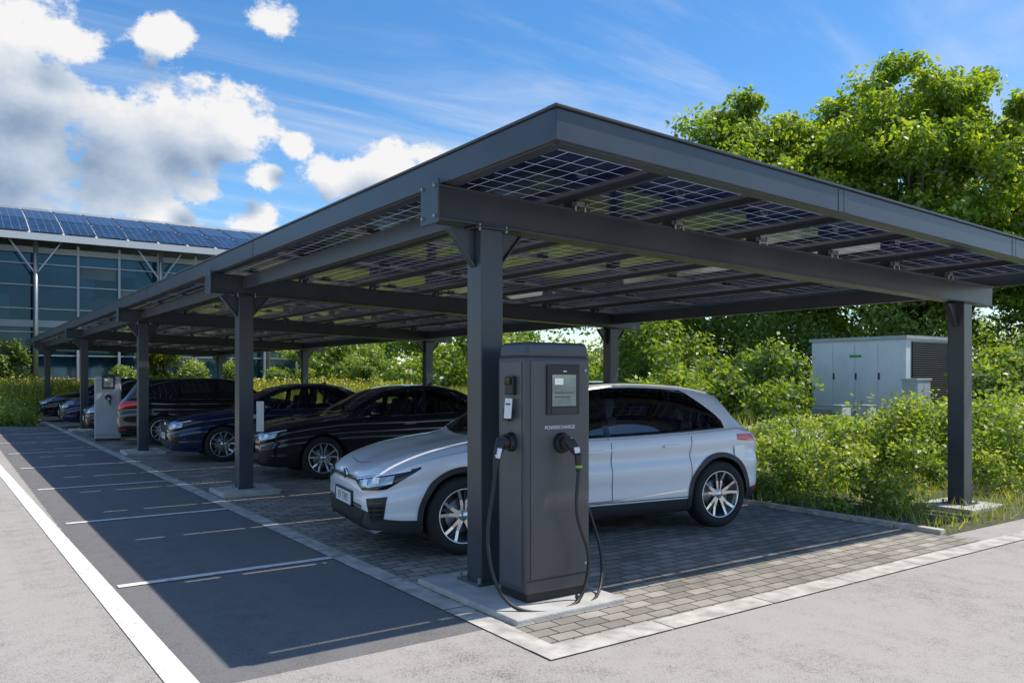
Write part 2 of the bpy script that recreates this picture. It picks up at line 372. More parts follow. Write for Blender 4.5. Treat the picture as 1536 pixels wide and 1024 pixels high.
b.beam((X0-.045,Y0,zr(X0)+.012),(X1,Y0,zr(X1)+.012),.10,.02,'steel')
b.beam((X0+.04,Y0+.06,zr(X0)-.19),(X1,Y0+.06,zr(X1)-.19),.11,.014,'steel')
b.bx(X1-.03,X1+.03,Y0+.04,Y1,zr(X1)-.19,zr(X1),'steel')
b.beam((X0+.04,Y1,zr(X0)-.095),(X1-.04,Y1,zr(X1)-.095),.06,.19,'steel')
b.obj('roof_edge_channel',cp,bevel=.006)
b=MB()
for yy in np.arange(Y0+5.8,Y1,6): b.bx(X0-.034,X0-.0305,yy-.07,yy+.07,zr(X0)-.185,zr(X0)-.01,'steel'); b.bx(X0-.0345,X0-.034,yy-.003,yy+.003,zr(X0)-.185,zr(X0)-.01,'black')
for xx in (5.9,8.9): b.box((xx,Y0-.032,zr(xx)-.095),(.14,.004,.17),'steel'); b.box((xx,Y0-.0345,zr(xx)-.095),(.006,.002,.17),'black')
b.obj('splice_plates',cp)
b=MB()
PX=[3.12+i*(10.88-3.12)/7 for i in range(8)]
for x in PX[1:-1]:
    b.bx(x-.015,x+.015,Y0+.07,Y1-.07,zr(x)-.115,zr(x)-.066,'steel')
    b.bx(x-.025,x+.025,Y0+.07,Y1-.07,zr(x)-.123,zr(x)-.1155,'steel')
for x in PX[1:-1]:
    for i,yy in enumerate(PY):
        yb_=yy-(.25*(x-XL)/(XR-XL) if i==0 else 0)
        b.bx(x-.03,x+.03,yb_-.06,yb_+.06,zr(x)-.197,zr(x)-.124,'steel')
        b.box((x,yb_-.10,zr(x)-.16),(.10,.05,.04),'galv' if yy<6 else 'steel')
        for s in (-1,1): b.cyl((x+.05*s,yb_-.12,zr(x)-.22),(x+.05*s,yb_-.12,zr(x)-.14),.009,.009,'galv',8)
b.obj('purlins',cp)
vs=[];fs=[];uvs=[];fr=MB()
ny=19; dy=(Y1-Y0-.16)/ny
for i in range(7):
    xa,xb=PX[i]+.012,PX[i+1]-.012
    for j in range(ny):
        ya=Y0+.08+j*dy+.02; yb=ya+dy-.04
        za,zb_=zr(xa)-.045,zr(xb)-.045; o=len(vs)
        vs+=[(xa+.02,ya+.02,za),(xb-.02,ya+.02,zb_),(xb-.02,yb-.02,zb_),(xa+.02,yb-.02,za)]; fs.append((o,o+1,o+2,o+3)); uvs+=[(0,0),(6,0),(6,10),(0,10)]
        for (p,q) in (((xa,ya+.01,za),(xb,ya+.01,zb_)),((xa,yb-.01,za),(xb,yb-.01,zb_))): fr.beam(p,q,.02,.035,'galv')
        for x,z in ((xa+.01,za),(xb-.01,zb_)): fr.bx(x-.01,x+.01,ya+.02,yb-.02,z-.018,z+.016,'galv')
        fr.box(((xa+xb)/2,yb-.12,zr((xa+xb)/2)-.062),(.12,.07,.02),'black')
me=bpy.data.meshes.new('solar_modules'); me.from_pydata(vs,[],fs); me.materials.append(M['solar']); ul=me.uv_layers.new(name='UVMap')
for k,u in enumerate(uvs): ul.data[k].uv=u
o=bpy.data.objects.new('solar_modules',me); COL.objects.link(o); o.parent=cp
fr.obj('module_frames',cp)
b=MB()
b.bx(3.0,3.95,4.22,5.55,-.05,.04,'conc')
for yy in PY[1:]: b.bx(XL-.38,XL+.38,yy-.4,yy+.35,-.05,.06,'conc')
for i,yy in enumerate(PY):
    yr=yy-.25 if i==0 else yy; b.bx(XR-.42,XR+.38,yr-.35,yr+.35,-.05,.05,'conc')
b.obj('concrete_footings',cp,bevel=.012)
b=MB()
for i,yy in enumerate(PY):
    yr=yy-.25 if i==0 else yy
    for x,y_ in ((XL,yy),(XR,yr)):
        for sx in (-1,1):
            for sy in (-1,1): b.cyl((x+sx*.135,y_+sy*.135,.05),(x+sx*.135,y_+sy*.135,.10),.014,.014,'galv',6,False)
b.obj('anchor_bolts',cp)
e=empty('bay_sign',(XL+.16,11.2,0)); b=MB(); b.box((0.03,0,1.05),(.10,.02,.42),'plate'); b.box((-.03,0.03,1.05),(.08,.03,.06),'galv'); b.obj('sign_panel',e,bevel=.004)
# ------------------------------------------------------------------ charging stations
def cable(name,pts,parent,r=.013,mat='cable'):
    c=bpy.data.curves.new(name,'CURVE'); c.dimensions='3D'; c.bevel_depth=r; c.bevel_resolution=4; c.resolution_u=10
    s=c.splines.new('NURBS'); s.points.add(len(pts)-1)
    for p,q in zip(s.points,pts): p.co=(*q,1)
    s.use_endpoint_u=True; s.order_u=4; c.materials.append(M[mat])
    o=bpy.data.objects.new(name,c); COL.objects.link(o); o.parent=parent; return o
def charger(loc,rz,detail=True,mat='charger',w=.57,dp=.36,h=1.80):
    e=empty('charging_station',loc,rz)
    b=MB(); b.bx(0.015,w-.015,.015,dp-.015,0,.07,'black'); b.obj('plinth',e,bevel=.01)
    b=MB(); b.bx(0,w,0,dp,.05,h-.10,mat); o=b.obj('cabinet',e,bevel=.03); o.modifiers[0].segments=4
    b=MB(); b.box((w/2,dp/2,h-.055),(w-.005,dp-.005,.105),mat,taper=.93); o=b.obj('cap',e,bevel=.028); o.modifiers[0].segments=4
    b=MB()
    b.bx(.035,w-.035,-.008,.0,.16,h-.13,mat); b.bx(-.006,0,.05,dp-.05,.10,h-.14,'charger2'); o=b.obj('panels',e,bevel=.005)
    b=MB()
    b.bx(.165,.455,-.022,-.009,1.29,1.64,'black'); b.obj('screen_bezel',e,bevel=.012)
    b=MB(); b.bx(.205,.415,-.027,-.023,1.35,1.57,'screen')
    b.bx(.20,.42,-.026,-.0225,1.30,1.335,'clad'); b.bx(.30,.33,-.029,-.027,1.59,1.598,'plate'); b.bx(.225,.30,-.0285,-.0275,1.50,1.545,'led'); b.bx(.225,.39,-.0285,-.0275,1.44,1.447,'dgrey'); b.bx(.225,.36,-.0285,-.0275,1.41,1.417,'dgrey'); b.obj('screen',e)
    b=MB()
    b.bx(-.012,w+.002,-.0105,-.0085,.145,.15,'black')
    for hz in (.22,1.60): b.cyl((w-.055,-.008,hz),(w-.055,-.013,hz),.010,.010,'galv',12)
    b.obj('seam',e)
    b=MB(); b.cyl((.30,-.009,1.09),(.30,-.05,1.09),.075,.062,'black',28); b.cyl((.30,-.05,1.09),(.30,-.09,1.10),.05,.045,'cable',24)
    b.cyl((.30,-.085,1.115),(.335,-.15,1.02),.040,.030,'cable',20); b.cyl((.335,-.15,1.02),(.34,-.15,.90),.028,.018,'cable',18)
    b.cyl((.3385,-.1505,.945),(.3395,-.1505,.925),.0265,.0235,'green',18)
    b.box((.315,-.165,1.05),(.045,.008,.04),'plate',Matrix.Rotation(-.3,3,'X'))
    b.obj('front_connector',e,bevel=.002)
    if detail:
        text('POWERCHARGE',.036,'plate',e,Matrix.Translation((.285,-.0095,1.20))@Matrix.Rotation(math.pi/2,4,'X'),'lettering')
        b=MB(); b.cyl((-.006,.17,1.10),(-.05,.17,1.10),.07,.06,'black',28); b.cyl((-.05,.17,1.10),(-.095,.17,1.11),.05,.044,'cable',24)
        b.cyl((-.09,.17,1.12),(-.14,.15,1.01),.040,.030,'cable',20); b.cyl((-.14,.15,1.01),(-.155,.15,.90),.028,.018,'cable',18)
        b.box((-.145,.13,1.03),(.02,.05,.07),'plate',Matrix.Rotation(.3,3,'Y'))
        b.obj('side_connector',e,bevel=.002)
        b=MB(); b.bx(-.04,-.006,.11,.21,1.43,1.56,'black'); b.bx(-.055,-.04,.125,.195,1.50,1.55,'gloss'); b.obj('card_reader',e,bevel=.006)
        b=MB(); b.box((-.045,.155,1.335),(.004,.085,.14),'plate',Matrix.Rotation(.08,3,'Y')); b.box((-.048,.155,1.365),(.003,.05,.012),'dgrey',Matrix.Rotation(.08,3,'Y')); b.box((-.046,.155,1.32),(.003,.04,.03),'dgrey',Matrix.Rotation(.08,3,'Y'))
        b.box((-.025,.20,1.29),(.03,.06,.09),'black'); b.obj('label',e)
        cable('side_cable',[(-.155,.15,.90),(-.17,.14,.80),(-.24,.10,.62),(-.27,.08,.40),(-.24,.02,.14),(-.16,-.08,.0),(.0,-.20,-.02),(.22,-.24,-.02),(.36,-.12,-.02),(.42,-.03,.0)],e)
        cable('front_cable',[(.34,-.15,.90),(.33,-.15,.80),(.31,-.15,.66),(.36,-.14,.50),(.45,-.13,.34),(.45,-.13,.18),(.36,-.15,.0),(.2,-.20,-.025),(.02,-.16,-.015),(-.03,-.05,-.02)],e)
        cable('rear_cable',[(w-.02,.2,1.02),(w+.03,.2,.98),(w+.05,.18,.80),(w+.10,.14,.55),(w+.15,.08,.35),(w+.12,.0,.14),(w+.0,-.10,-.01),(.40,-.20,-.025),(.15,-.22,-.02)],e,.011)
    return e
charger((3.26,4.47,.045),math.radians(-1))
charger((3.05,22.4,.0),math.radians(-8),False,'gpaint',.6,.35,1.62)
# ------------------------------------------------------------------ cars
def pchip(xs,ys):
    xs=np.array(xs,float);ys=np.array(ys,float);h=np.diff(xs);dl=np.diff(ys)/h;n=len(xs);m=np.zeros(n)
    m[0]=dl[0];m[-1]=dl[-1]
    for i in range(1,n-1):
        if dl[i-1]*dl[i]>0:
            w1=2*h[i]+h[i-1];w2=h[i]+2*h[i-1];m[i]=(w1+w2)/(w1/dl[i-1]+w2/dl[i])
    def f(x):
        i=int(np.clip(np.searchsorted(xs,x)-1,0,n-2));t=(x-xs[i])/h[i]
        return float((2*t**3-3*t**2+1)*ys[i]+(t**3-2*t**2+t)*h[i]*m[i]+(-2*t**3+3*t**2)*ys[i+1]+(t**3-t**2)*h[i]*m[i+1])
    return f
HATCH=dict(L=4.50,fw=.85,rw=3.82,R=.352,cowl=1.16,wtop=1.98,roofend=4.08,backend=4.36,b1=2.42,b2=3.27,dend=3.93,
 st=[(0,.30,.62,.675,.55,.40),(.035,.25,.665,.73,.67,.48),(.11,.21,.715,.79,.775,.57),(.3,.19,.79,.87,.86,.64),(.6,.18,.865,.945,.895,.69),(.95,.18,.92,1.0,.905,.71),(1.16,.18,.94,1.03,.91,.71),
  (1.5,.18,.955,1.22,.91,.66),(1.95,.18,.965,1.455,.91,.60),(2.3,.18,.97,1.53,.91,.585),(2.8,.18,.98,1.55,.91,.58),(3.4,.18,1.0,1.525,.91,.57),(3.85,.19,1.02,1.465,.90,.555),(4.08,.21,1.03,1.40,.88,.55),(4.2,.23,1.01,1.26,.865,.58),(4.36,.25,.97,1.06,.83,.60),(4.45,.28,.91,.96,.76,.58),(4.5,.36,.80,.85,.64,.5)])
SEDAN=dict(L=4.75,fw=.92,rw=3.70,R=.335,cowl=1.30,wtop=2.1,roofend=3.35,backend=4.05,b1=2.55,b2=3.35,dend=3.72,
 st=[(0,.30,.62,.68,.55,.40),(.035,.25,.67,.73,.66,.48),(.12,.21,.72,.79,.77,.57),(.35,.19,.80,.87,.86,.64),(.7,.18,.86,.93,.895,.69),(1.1,.18,.905,.98,.905,.71),(1.3,.18,.92,1.005,.91,.71),
  (1.6,.18,.93,1.16,.91,.66),(2.1,.18,.935,1.39,.91,.595),(2.5,.18,.94,1.46,.91,.57),(2.9,.18,.95,1.47,.91,.565),(3.35,.18,.965,1.40,.91,.56),(3.7,.19,.98,1.26,.90,.58),(4.05,.21,.99,1.10,.89,.64),(4.3,.23,.99,1.06,.87,.66),(4.6,.26,.97,1.03,.82,.62),(4.71,.28,.90,.95,.75,.58),(4.75,.36,.80,.85,.64,.5)])
SUV=dict(L=4.45,fw=.85,rw=3.5,R=.355,cowl=1.12,wtop=1.85,roofend=4.0,backend=4.3,b1=2.3,b2=3.12,dend=3.85,
 st=[(0,.36,.70,.76,.60,.45),(.035,.30,.76,.83,.70,.52),(.11,.26,.82,.90,.79,.6),(.3,.23,.89,.97,.86,.66),(.6,.22,.95,1.03,.90,.7),(.9,.22,1.0,1.07,.91,.72),(1.12,.22,1.02,1.10,.92,.72),
  (1.45,.22,1.03,1.32,.92,.67),(1.85,.22,1.04,1.52,.92,.62),(2.2,.22,1.045,1.57,.92,.61),(2.8,.22,1.05,1.58,.92,.61),(3.4,.22,1.06,1.57,.92,.60),(3.8,.23,1.07,1.54,.91,.59),(4.0,.24,1.07,1.49,.90,.59),(4.15,.25,1.06,1.33,.885,.61),(4.3,.27,1.03,1.12,.86,.64),(4.41,.30,.95,1.01,.79,.62),(4.45,.38,.85,.9,.68,.54)])
def section(zb,zs,zt,w,wr,sub):
    g=zt-zs; k=min(1,g/.1); k2=min(1,g/.30)
    P=[(0,zb),(.5*w,zb+.003),(.80*w,zb+.010),(.92*w,zb+.035),(.978*w,zb+.16),(.985*w,zb+(zs-zb)*.40),(1.0*w,zb+(zs-zb)*.60),(.970*w,zb+(zs-zb)*.74),(.988*w,zb+(zs-zb)*.89),(.95*w,zs)]
    p8=(.905*w,zs+.022*k); p10=(wr,zt-(.018+.05*k2)*1.0 if k>=1 else zs+g*.72)
    p9a=(p8[0]+(p10[0]-p8[0])*.36,p8[1]+(p10[1]-p8[1])*.42); p9b=(p8[0]+(p10[0]-p8[0])*.72,p8[1]+(p10[1]-p8[1])*.78)
    P+=[p8,p9a,p9b,p10,(.86*wr,zt-.3*(zt-p10[1])),(.5*wr,zt-.08*(zt-p10[1])),(0,zt-(.010 if k2<.5 else 0)*min(1,zb/.2))]
    out=[]
    for i in range(len(P)-1):
        p0=P[max(i-1,0)];p1=P[i];p2=P[i+1];p3=P[min(i+2,len(P)-1)]
        if i==0:p0=(-P[1][0],P[1][1])
        if i+2>len(P)-1:p3=(-P[-2][0],P[-2][1])
        for q_ in range(sub):
            t=q_/sub; q=[]
            for a in (0,1):
                q.append(.5*((2*p1[a])+(-p0[a]+p2[a])*t+(2*p0[a]-5*p1[a]+4*p2[a]-p3[a])*t*t+(-p0[a]+3*p1[a]-3*p2[a]+p3[a])*t**3))
            out.append(tuple(q))
    out.append(P[-1]); return out
def car(name,T,paint,loc,rz,cladding=False,plate=True,hi=False):
    e=empty(name,(loc[0],loc[1],0),rz); sub=8 if hi else 4; CUT=4*sub
    S=T['st'];xs=[s[0] for s in S];fn=[pchip(xs,[s[k] for s in S]) for k in range(1,6)]
    fzb,fzs,fzt,fw_,fwr=fn
    L=T['L'];R=T['R'];Ra=R+.045
    X=sorted(set([round(v,4) for v in list(np.linspace(0,.12,7))+list(np.linspace(.12,L-.12,210 if hi else 100))+list(np.linspace(L-.12,L,7))]))
    secs=[section(*[f(x) for f in fn],sub) for x in X];n=len(secs[0])
    vs=[];fs=[];fm=[]
    ring=2*n-2
    for x,s in zip(X,secs):
        for (y,z) in s: vs.append((x,-y,z))
        for (y,z) in s[-2:0:-1]: vs.append((x,y,z))
    def idx(i,j): return i*ring+j%ring
    for i in range(len(X)-1):
        for j in range(ring):
            fs.append((idx(i,j),idx(i+1,j),idx(i+1,j+1),idx(i,j+1)))
            jj=j if j<n-1 else ring-1-j
            fm.append(1 if jj<CUT else 0)
    for i,flip in ((0,False),(len(X)-1,True)):
        for j in range(n-1):
            a,b_,c,d=idx(i,j),idx(i,j+1),idx(i,ring-j-1),idx(i,ring-j)
            if j==0: f=(a,b_,c)
            elif j==n-2: f=(a,b_,d)
            else: f=(a,b_,c,d)
            fs.append(f if not flip else f[::-1]); fm.append(0 if j>=CUT else 1)
    if svol(vs,fs)<0: fs=[f[::-1] for f in fs]
    me=bpy.data.meshes.new('body'); me.from_pydata(vs,[],fs)
    me.materials.append(M[paint]); me.materials.append(M['clad' if cladding else paint]); me.materials.append(M['black']); me.materials.append(M['gloss'])
    me.polygons.foreach_set('material_index',fm); me.polygons.foreach_set('use_smooth',[True]*len(fs)); me.update()
    bvh=BVHTree.FromPolygons([Vector(v) for v in vs],fs)
    o=bpy.data.objects.new('body',me); COL.objects.link(o)
    o.parent=e
    for wx in (T['fw'],T['rw']):
        for s in (-1,1):
            cut=MB(); cut.cyl((wx,s*.60,R),(wx,s*1.2,R),Ra,Ra,'black',56); co=cut.obj('cutter',e,closed=True)
            md=o.modifiers.new('b','BOOLEAN'); md.operation='DIFFERENCE'; md.object=co; md.solver='EXACT'
    bpy.context.view_layer.update()
    dg=bpy.context.evaluated_depsgraph_get(); nm=bpy.data.meshes.new_from_object(o.evaluated_get(dg))
    for md in list(o.modifiers): bpy.data.objects.remove(md.object)
    o.modifiers.clear(); o.data=nm
    ok=len(nm.polygons)>1000 and max(abs(v.co.y) for v in nm.vertices)<1.05
    if not ok:
        bm=bmesh.new(); bm.from_mesh(me)
        dl=[f for f in bm.faces if any(math.hypot(f.calc_center_median().x-wx,f.calc_center_median().z-R)<Ra for wx in (T['fw'],T['rw'])) and abs(f.calc_center_median().y)>.60]
        bmesh.ops.delete(bm,geom=dl,context='FACES'); nm=me; bm.to_mesh(nm); bm.free(); o.data=nm
        wl=MB()
        for wx in (T['fw'],T['rw']):
            for s in (-1,1):
                rows=[]
                for i in range(57):
                    t=2*math.pi*i/56; rows.append([(wx+Ra*math.cos(t),s*.60,R+Ra*math.sin(t)),(wx+Ra*math.cos(t),s*(fw_(wx)-.03),R+Ra*math.sin(t))])
                wl.grid(rows,'black')
        wl.obj('wheel_wells',e)
    for p in nm.polygons:
        c=p.center
        for wx in (T['fw'],T['rw']):
            if abs(math.hypot(c.x-wx,c.z-R))<Ra+.004 and abs(c.y)>.59 and (abs(p.normal.y)<.35 or abs(c.y)<.61):
                p.material_index=2; p.use_smooth=False
    def side(s): return lambda a,b_:(Vector((a,s*2,b_)),Vector((0,-s,0)))
    def top(a,b_): return Vector((a,b_,3)),Vector((0,0,-1))
    def cylp(ax,front):
        def f(a,b_):
            t=math.radians(a); d=Vector((-math.cos(t) if front else math.cos(t),math.sin(t),0))
            return Vector((ax,0,b_))+d*3,-d
        return f
    def resamp(P,k):
        P=[Vector((p[0],p[1],0)) for p in P];l=[0]
        for a,b_ in zip(P,P[1:]): l.append(l[-1]+max((b_-a).length,1e-6))
        out=[]
        for i in range(k):
            t=l[-1]*i/(k-1); j=0
            while j<len(l)-2 and t>l[j+1]: j+=1
            u=(t-l[j])/(l[j+1]-l[j]); out.append(P[j].lerp(P[j+1],u))
        return out
    def patch(B,ray,up,lo,mat,off=.004,k=24,m=6,rs=True):
        A=resamp(up,k) if rs else [Vector((*p,0)) for p in up];C=resamp(lo,k) if rs else [Vector((*p,0)) for p in lo];rows=[]
        for j in range(m+1):
            row=[]
            for p,q in zip(A,C):
                r=p.lerp(q,j/m);o_,d_=ray(r.x,r.y);h,nn,_,_=bvh.ray_cast(o_,d_)
                if h is None: h,nn,_,_=bvh.find_nearest(o_+d_*1.2)
                if nn.dot(d_)>0: nn=-nn
                row.append(h+nn*off)
            rows.append(row)
        a0,b0,c0=rows[0][0],rows[0][1],rows[1][0]
        nrm=(b0-a0).cross(c0-a0)
        if nrm.dot(ray(A[0].x,A[0].y)[1])>0: rows=[r[::-1] for r in rows]
        B.grid(rows,mat)
    G=MB(); GM='cglass' if hi else 'cglassO'
    bot=lambda x:fzs(x)+.045
    tp=lambda x:fzt(x)-.088
    xs0=T['cowl']+.30
    def tpw(x,end=T['dend']):
        z=tp(x)
        if x>end-.45: z=min(z,bot(x)+.03+(tp(end-.45)-bot(end-.45))*max(0,(end-x)/.45)**.8)
        return max(z,bot(x)+.012)
    wins=((xs0+.06,T['b1']-.035),(T['b1']+.03,T['b2']-.02),(T['b2']+.03,T['dend']-.05))
    def wb(y): return T['cowl']+.02+.16*(y/.7)**2
    def wt(y): return T['wtop']-.02+.06*(y/.6)**2
    if hi:
        def inside(v):
            x,y,z=v
            if z>bot(x)+.002 and z<tpw(x)-.002 and abs(y)>.45 and z<fzt(x)-.08:
                for a,c in wins:
                    if a+.002<x<c-.002: return True
            if z>fzs(x)+.03 and abs(y)<.64:
                if wb(y/1.06)+.012<x<wt(y/.88)-.012:
                    lim=.62*(.88+(1.06-.88)*(T['wtop']-x)/(T['wtop']-T['cowl']))
                    if abs(y)<lim-.012 and z>fzt(x)-.075: return True
            return False
        bm=bmesh.new(); bm.from_mesh(nm); bm.verts.ensure_lookup_table()
        ins={v.index:inside(v.co) for v in bm.verts}
        dele=[]
        for f in bm.faces:
            k=sum(ins[v.index] for v in f.verts)
            if k==len(f.verts): dele.append(f)
            elif k>0: f.material_index=3
        bmesh.ops.delete(bm,geom=dele,context='FACES'); bm.to_mesh(nm); bm.free()
    for s in (-1,1):
        xx=list(np.linspace(xs0,T['dend'],50))
        if not hi: patch(G,side(s),[(x,tpw(x)+.018) for x in xx],[(x,bot(x)-.016) for x in xx],'gloss',.003,50,10,False)
        else:
            patch(G,side(s),[(x,tpw(x)+.022) for x in xx],[(x,tpw(x)-.002) for x in xx],'gloss',.005,50,1,False)
            patch(G,side(s),[(x,bot(x)+.006) for x in xx],[(x,bot(x)-.018) for x in xx],'gloss',.005,50,1,False)
            edges=[(xs0,wins[0][0]+.004),(wins[0][1]-.004,wins[1][0]+.004),(wins[1][1]-.004,wins[2][0]+.004),(wins[2][1]-.004,T['dend'])]
            for a,c in edges:
                xx=list(np.linspace(a,c,5)); patch(G,side(s),[(x,tpw(x)+.01) for x in xx],[(x,bot(x)-.01) for x in xx],'gloss',.0055,5,10,False)
        for a,c in wins:
            xx=list(np.linspace(a,c,22))
            patch(G,side(s),[(x,tpw(x)) for x in xx],[(x,bot(x)) for x in xx],GM,.004 if hi else .007,22,8,False)
        xx=list(np.linspace(xs0-.02,T['dend'],50))
        patch(G,side(s),[(x,bot(x)-.014) for x in xx],[(x,bot(x)-.026) for x in xx],'chrome' ,.008,50,1,False)
    yy=[-.62+1.24*i/24 for i in range(25)]
    patch(G,top,[(wt(y*.88),y*.88) for y in yy],[(wb(y*1.06),y*1.06) for y in yy],GM,.005,25,16,False)
    if hi:
        patch(G,top,[(wb(y*1.06)+.05,y*1.06) for y in yy],[(wb(y*1.06)-.012,y*1.06) for y in yy],'gloss',.008,25,2,False)
        patch(G,top,[(wt(y*.88)+.012,y*.88) for y in yy],[(wt(y*.88)-.04,y*.88) for y in yy],'gloss',.008,25,2,False)
        for s in (-1,1):
            ed=[];ed2=[]
            for q in range(17):
                t=q/16; k_=1.06+(.88-1.06)*t; y=.62*s*k_; x=wb(y)*(1-t)+wt(y)*t; ed.append((x,y+s*.012)); ed2.append((x,y-s*.035))
            patch(G,top,ed,ed2,'gloss',.0085,17,2,False)
    yy=[-.53+1.06*i/20 for i in range(21)]
    patch(G,top,[(T['roofend']+.03,y*.94) for y in yy],[(T['backend']-.03,y*1.02) for y in yy],'cglassO',.005,21,10,False)
    if T is HATCH: # panoramic roof glass
        yy=[-.44+.88*i/20 for i in range(21)]
        patch(G,top,[(T['roofend']-.35,y) for y in yy],[(T['wtop']+.10,y) for y in yy],'cglassO',.004,21,24,False)
    G.obj('glazing',e)
    if hi:
        I=MB(); zf=.42
        I.bx(1.35,T['rw']-.5,-.72,.72,.34,zf,'black')
        I.box((T['cowl']+.38,0,.86),(.42,1.42,.20),'black')
        for s in (-1,1):
            x0=T['wtop']+.22
            I.box((x0,s*.37,.58),(.5,.5,.16),'seat'); I.box((x0+.32,s*.37,.90),(.14,.50,.62),'seat',Matrix.Rotation(.28,3,'Y')); I.box((x0+.46,s*.37,1.27),(.09,.26,.17),'seat',Matrix.Rotation(.2,3,'Y'))
            I.box((x0+1.30,s*.33,.86),(.14,.60,.55),'seat',Matrix.Rotation(.3,3,'Y')); I.box((x0+1.42,s*.33,1.18),(.08,.24,.13),'seat')
            I.box((2.5,s*.80,.68),(2.0,.04,.5),'black')
        I.box((T['wtop']+1.35,0,.58),(.5,1.15,.16),'seat')
        rr=[]
        for i in range(21):
            t=2*math.pi*i/20; cen=Vector((T['cowl']+.72,-.37,.98)); u=Vector((.35,0,.94)).normalized(); c_=cen+Vector((0,1,0))*math.cos(t)*.18+u*math.sin(t)*.18
            ra=(c_-cen).normalized(); ax_=Vector((-.94,0,.35)); rr.append([tuple(c_+(ra*math.cos(p)+ax_*math.sin(p))*.014) for p in [2*math.pi*k/8 for k in range(9)]])
        I.grid(rr,'black'); I.box((T['cowl']+.70,-.37,.98),(.03,.34,.05),'black')
        I.box((T['wtop']-.12,0,fzt(T['wtop']-.12)-.12),(.02,.22,.07),'black')
        I.obj('interior',e,bevel=.03)
    D=MB()
    def strip(s,pts,w,mat='black',off=.002):
        P=[Vector((p[0],p[1])) for p in pts];up=[];lo=[]
        for i,p in enumerate(P):
            d=(P[min(i+1,len(P)-1)]-P[max(i-1,0)]).normalized();nn=Vector((-d.y,d.x))*w/2
            up.append(tuple(p+nn));lo.append(tuple(p-nn))
        patch(D,side(s),up,lo,mat,off,len(up)*5,1)
    zsill=fzb(2)+.16
    for s in (-1,1):
        xf=T['cowl']+.22
        strip(s,[(xf+.06,bot(xf+.3)-.05),(xf-.02,.75),(xf-.02,.5),(xf+.05,zsill+.03)],.008)
        strip(s,[(T['b1'],bot(T['b1'])-.03),(T['b1'],.6),(T['b1']+.01,zsill+.03)],.008)
        xr=T['b2']+.06
        strip(s,[(xr+.10,bot(xr)-.03),(xr+.07,.78),(T['rw']-R-.05,.55),(T['rw']-R-.08,zsill+.03)],.008)
        strip(s,[(xf+.05,zsill+.02),(T['rw']-R-.08,zsill+.02)],.008)
        strip(s,[(T['fw']+R+.10,zsill+.04),(2.4,zsill+.035),(T['rw']-R-.12,zsill+.09)],.014,'chrome',.006)
        strip(s,[(T['rw']+.20,.80),(T['rw']+.36,.80)],.13,paint,.003)
        for wx in (T['fw'],T['rw']):
            up=[];lo=[]
            for i in range(41):
                t=math.radians(-14+208*i/40); Ro=Ra+(.050 if cladding else .018)
                up.append((wx+Ro*math.cos(t),max(R+Ro*math.sin(t),.2)));lo.append((wx+(Ra-.002)*math.cos(t),max(R+(Ra-.002)*math.sin(t),.2)))
            patch(D,side(s),up,lo,'clad' if cladding else paint,.007,41,2,False)
        for hx in (T['b1']-.20,T['b2']-.12):
            z=fzs(hx)-.10; h,nn,_,_=bvh.ray_cast(Vector((hx,s*2,z)),Vector((0,-s,0)))
            D.box((hx,h.y+s*.012,z),(.20,.022,.026),paint)
        mx=T['cowl']+.42; my=s*(fw_(mx)+.085); mz=fzs(mx)+.085
        rows=[]
        for i in range(13):
            u=-1+2*i/12; r=math.sqrt(max(0,1-abs(u)**2.6)); row=[]
            for j in range(17):
                t=2*math.pi*j/16; row.append((mx+.075*r*math.cos(t)*(1.0 if math.cos(t)<0 else .6),my+u*.105,mz+.068*r*math.sin(t)))
            rows.append(row[::-1])
        D.grid(rows,'plate' if paint=='white' else 'gloss')
        D.box((mx+.01,my-s*.10,mz-.05),(.07,.12,.03),'black')
    # bonnet shut lines and creases
    for s in (-1,1):
        pts=[(T['cowl']-.02,s*.70),(.7,s*.66),(.30,s*.50),(.16,s*.30),(.13,0)]
        up=[(x-.0,y) for x,y in pts]; lo=[(x-.006,y-s*.006) for x,y in pts]
        patch(D,top,up,lo,'black',.002,40,1)
    fc=cylp(.9,True); rc=cylp(L-.9,False)
    zh=fzs(.12)
    for s in (-1,1):
        patch(D,fc,[(s*22,zh-.035),(s*34,zh-.0),(s*48,zh+.035),(s*62,zh+.09)],[(s*22,zh-.060),(s*32,zh-.125),(s*46,zh-.10),(s*62,zh+.075)],'gloss',.004,24,5)
        patch(D,fc,[(s*28,zh-.045),(s*38,zh-.015),(s*50,zh+.02)],[(s*28,zh-.085),(s*37,zh-.090),(s*49,zh-.045)],'lamp',.008,16,3)
        patch(D,fc,[(s*24,zh-.038),(s*38,zh+.0),(s*57,zh+.068)],[(s*24,zh-.046),(s*38,zh-.010),(s*57,zh+.055)],'led',.012,20,1)
        for a in (34,41): patch(D,fc,[(s*(a-2),zh-.03+.003*(a-34)),(s*(a+2),zh-.03+.004*(a-34))],[(s*(a-2),zh-.072+.002*(a-34)),(s*(a+2),zh-.072+.003*(a-34))],'led',.013,6,2)
        patch(D,fc,[(s*35,.53),(s*47,.56)],[(s*38,.32),(s*45,.36)],'black',.004,8,6)
        for q in (.38,.42,.46,.50): patch(D,fc,[(s*37.5,q),(s*45,q+.015)],[(s*37.5,q-.012),(s*45,q+.003)],'gloss',.010,8,1)
    patch(D,fc,[(-24,zh-.03),(0,zh-.02),(24,zh-.03)],[(-24,zh-.058),(0,zh-.065),(24,zh-.058)],'gloss',.004,30,3)
    patch(D,fc,[(-24,zh-.032),(0,zh-.024),(24,zh-.032)],[(-24,zh-.040),(0,zh-.032),(24,zh-.040)],'chrome',.008,30,1)
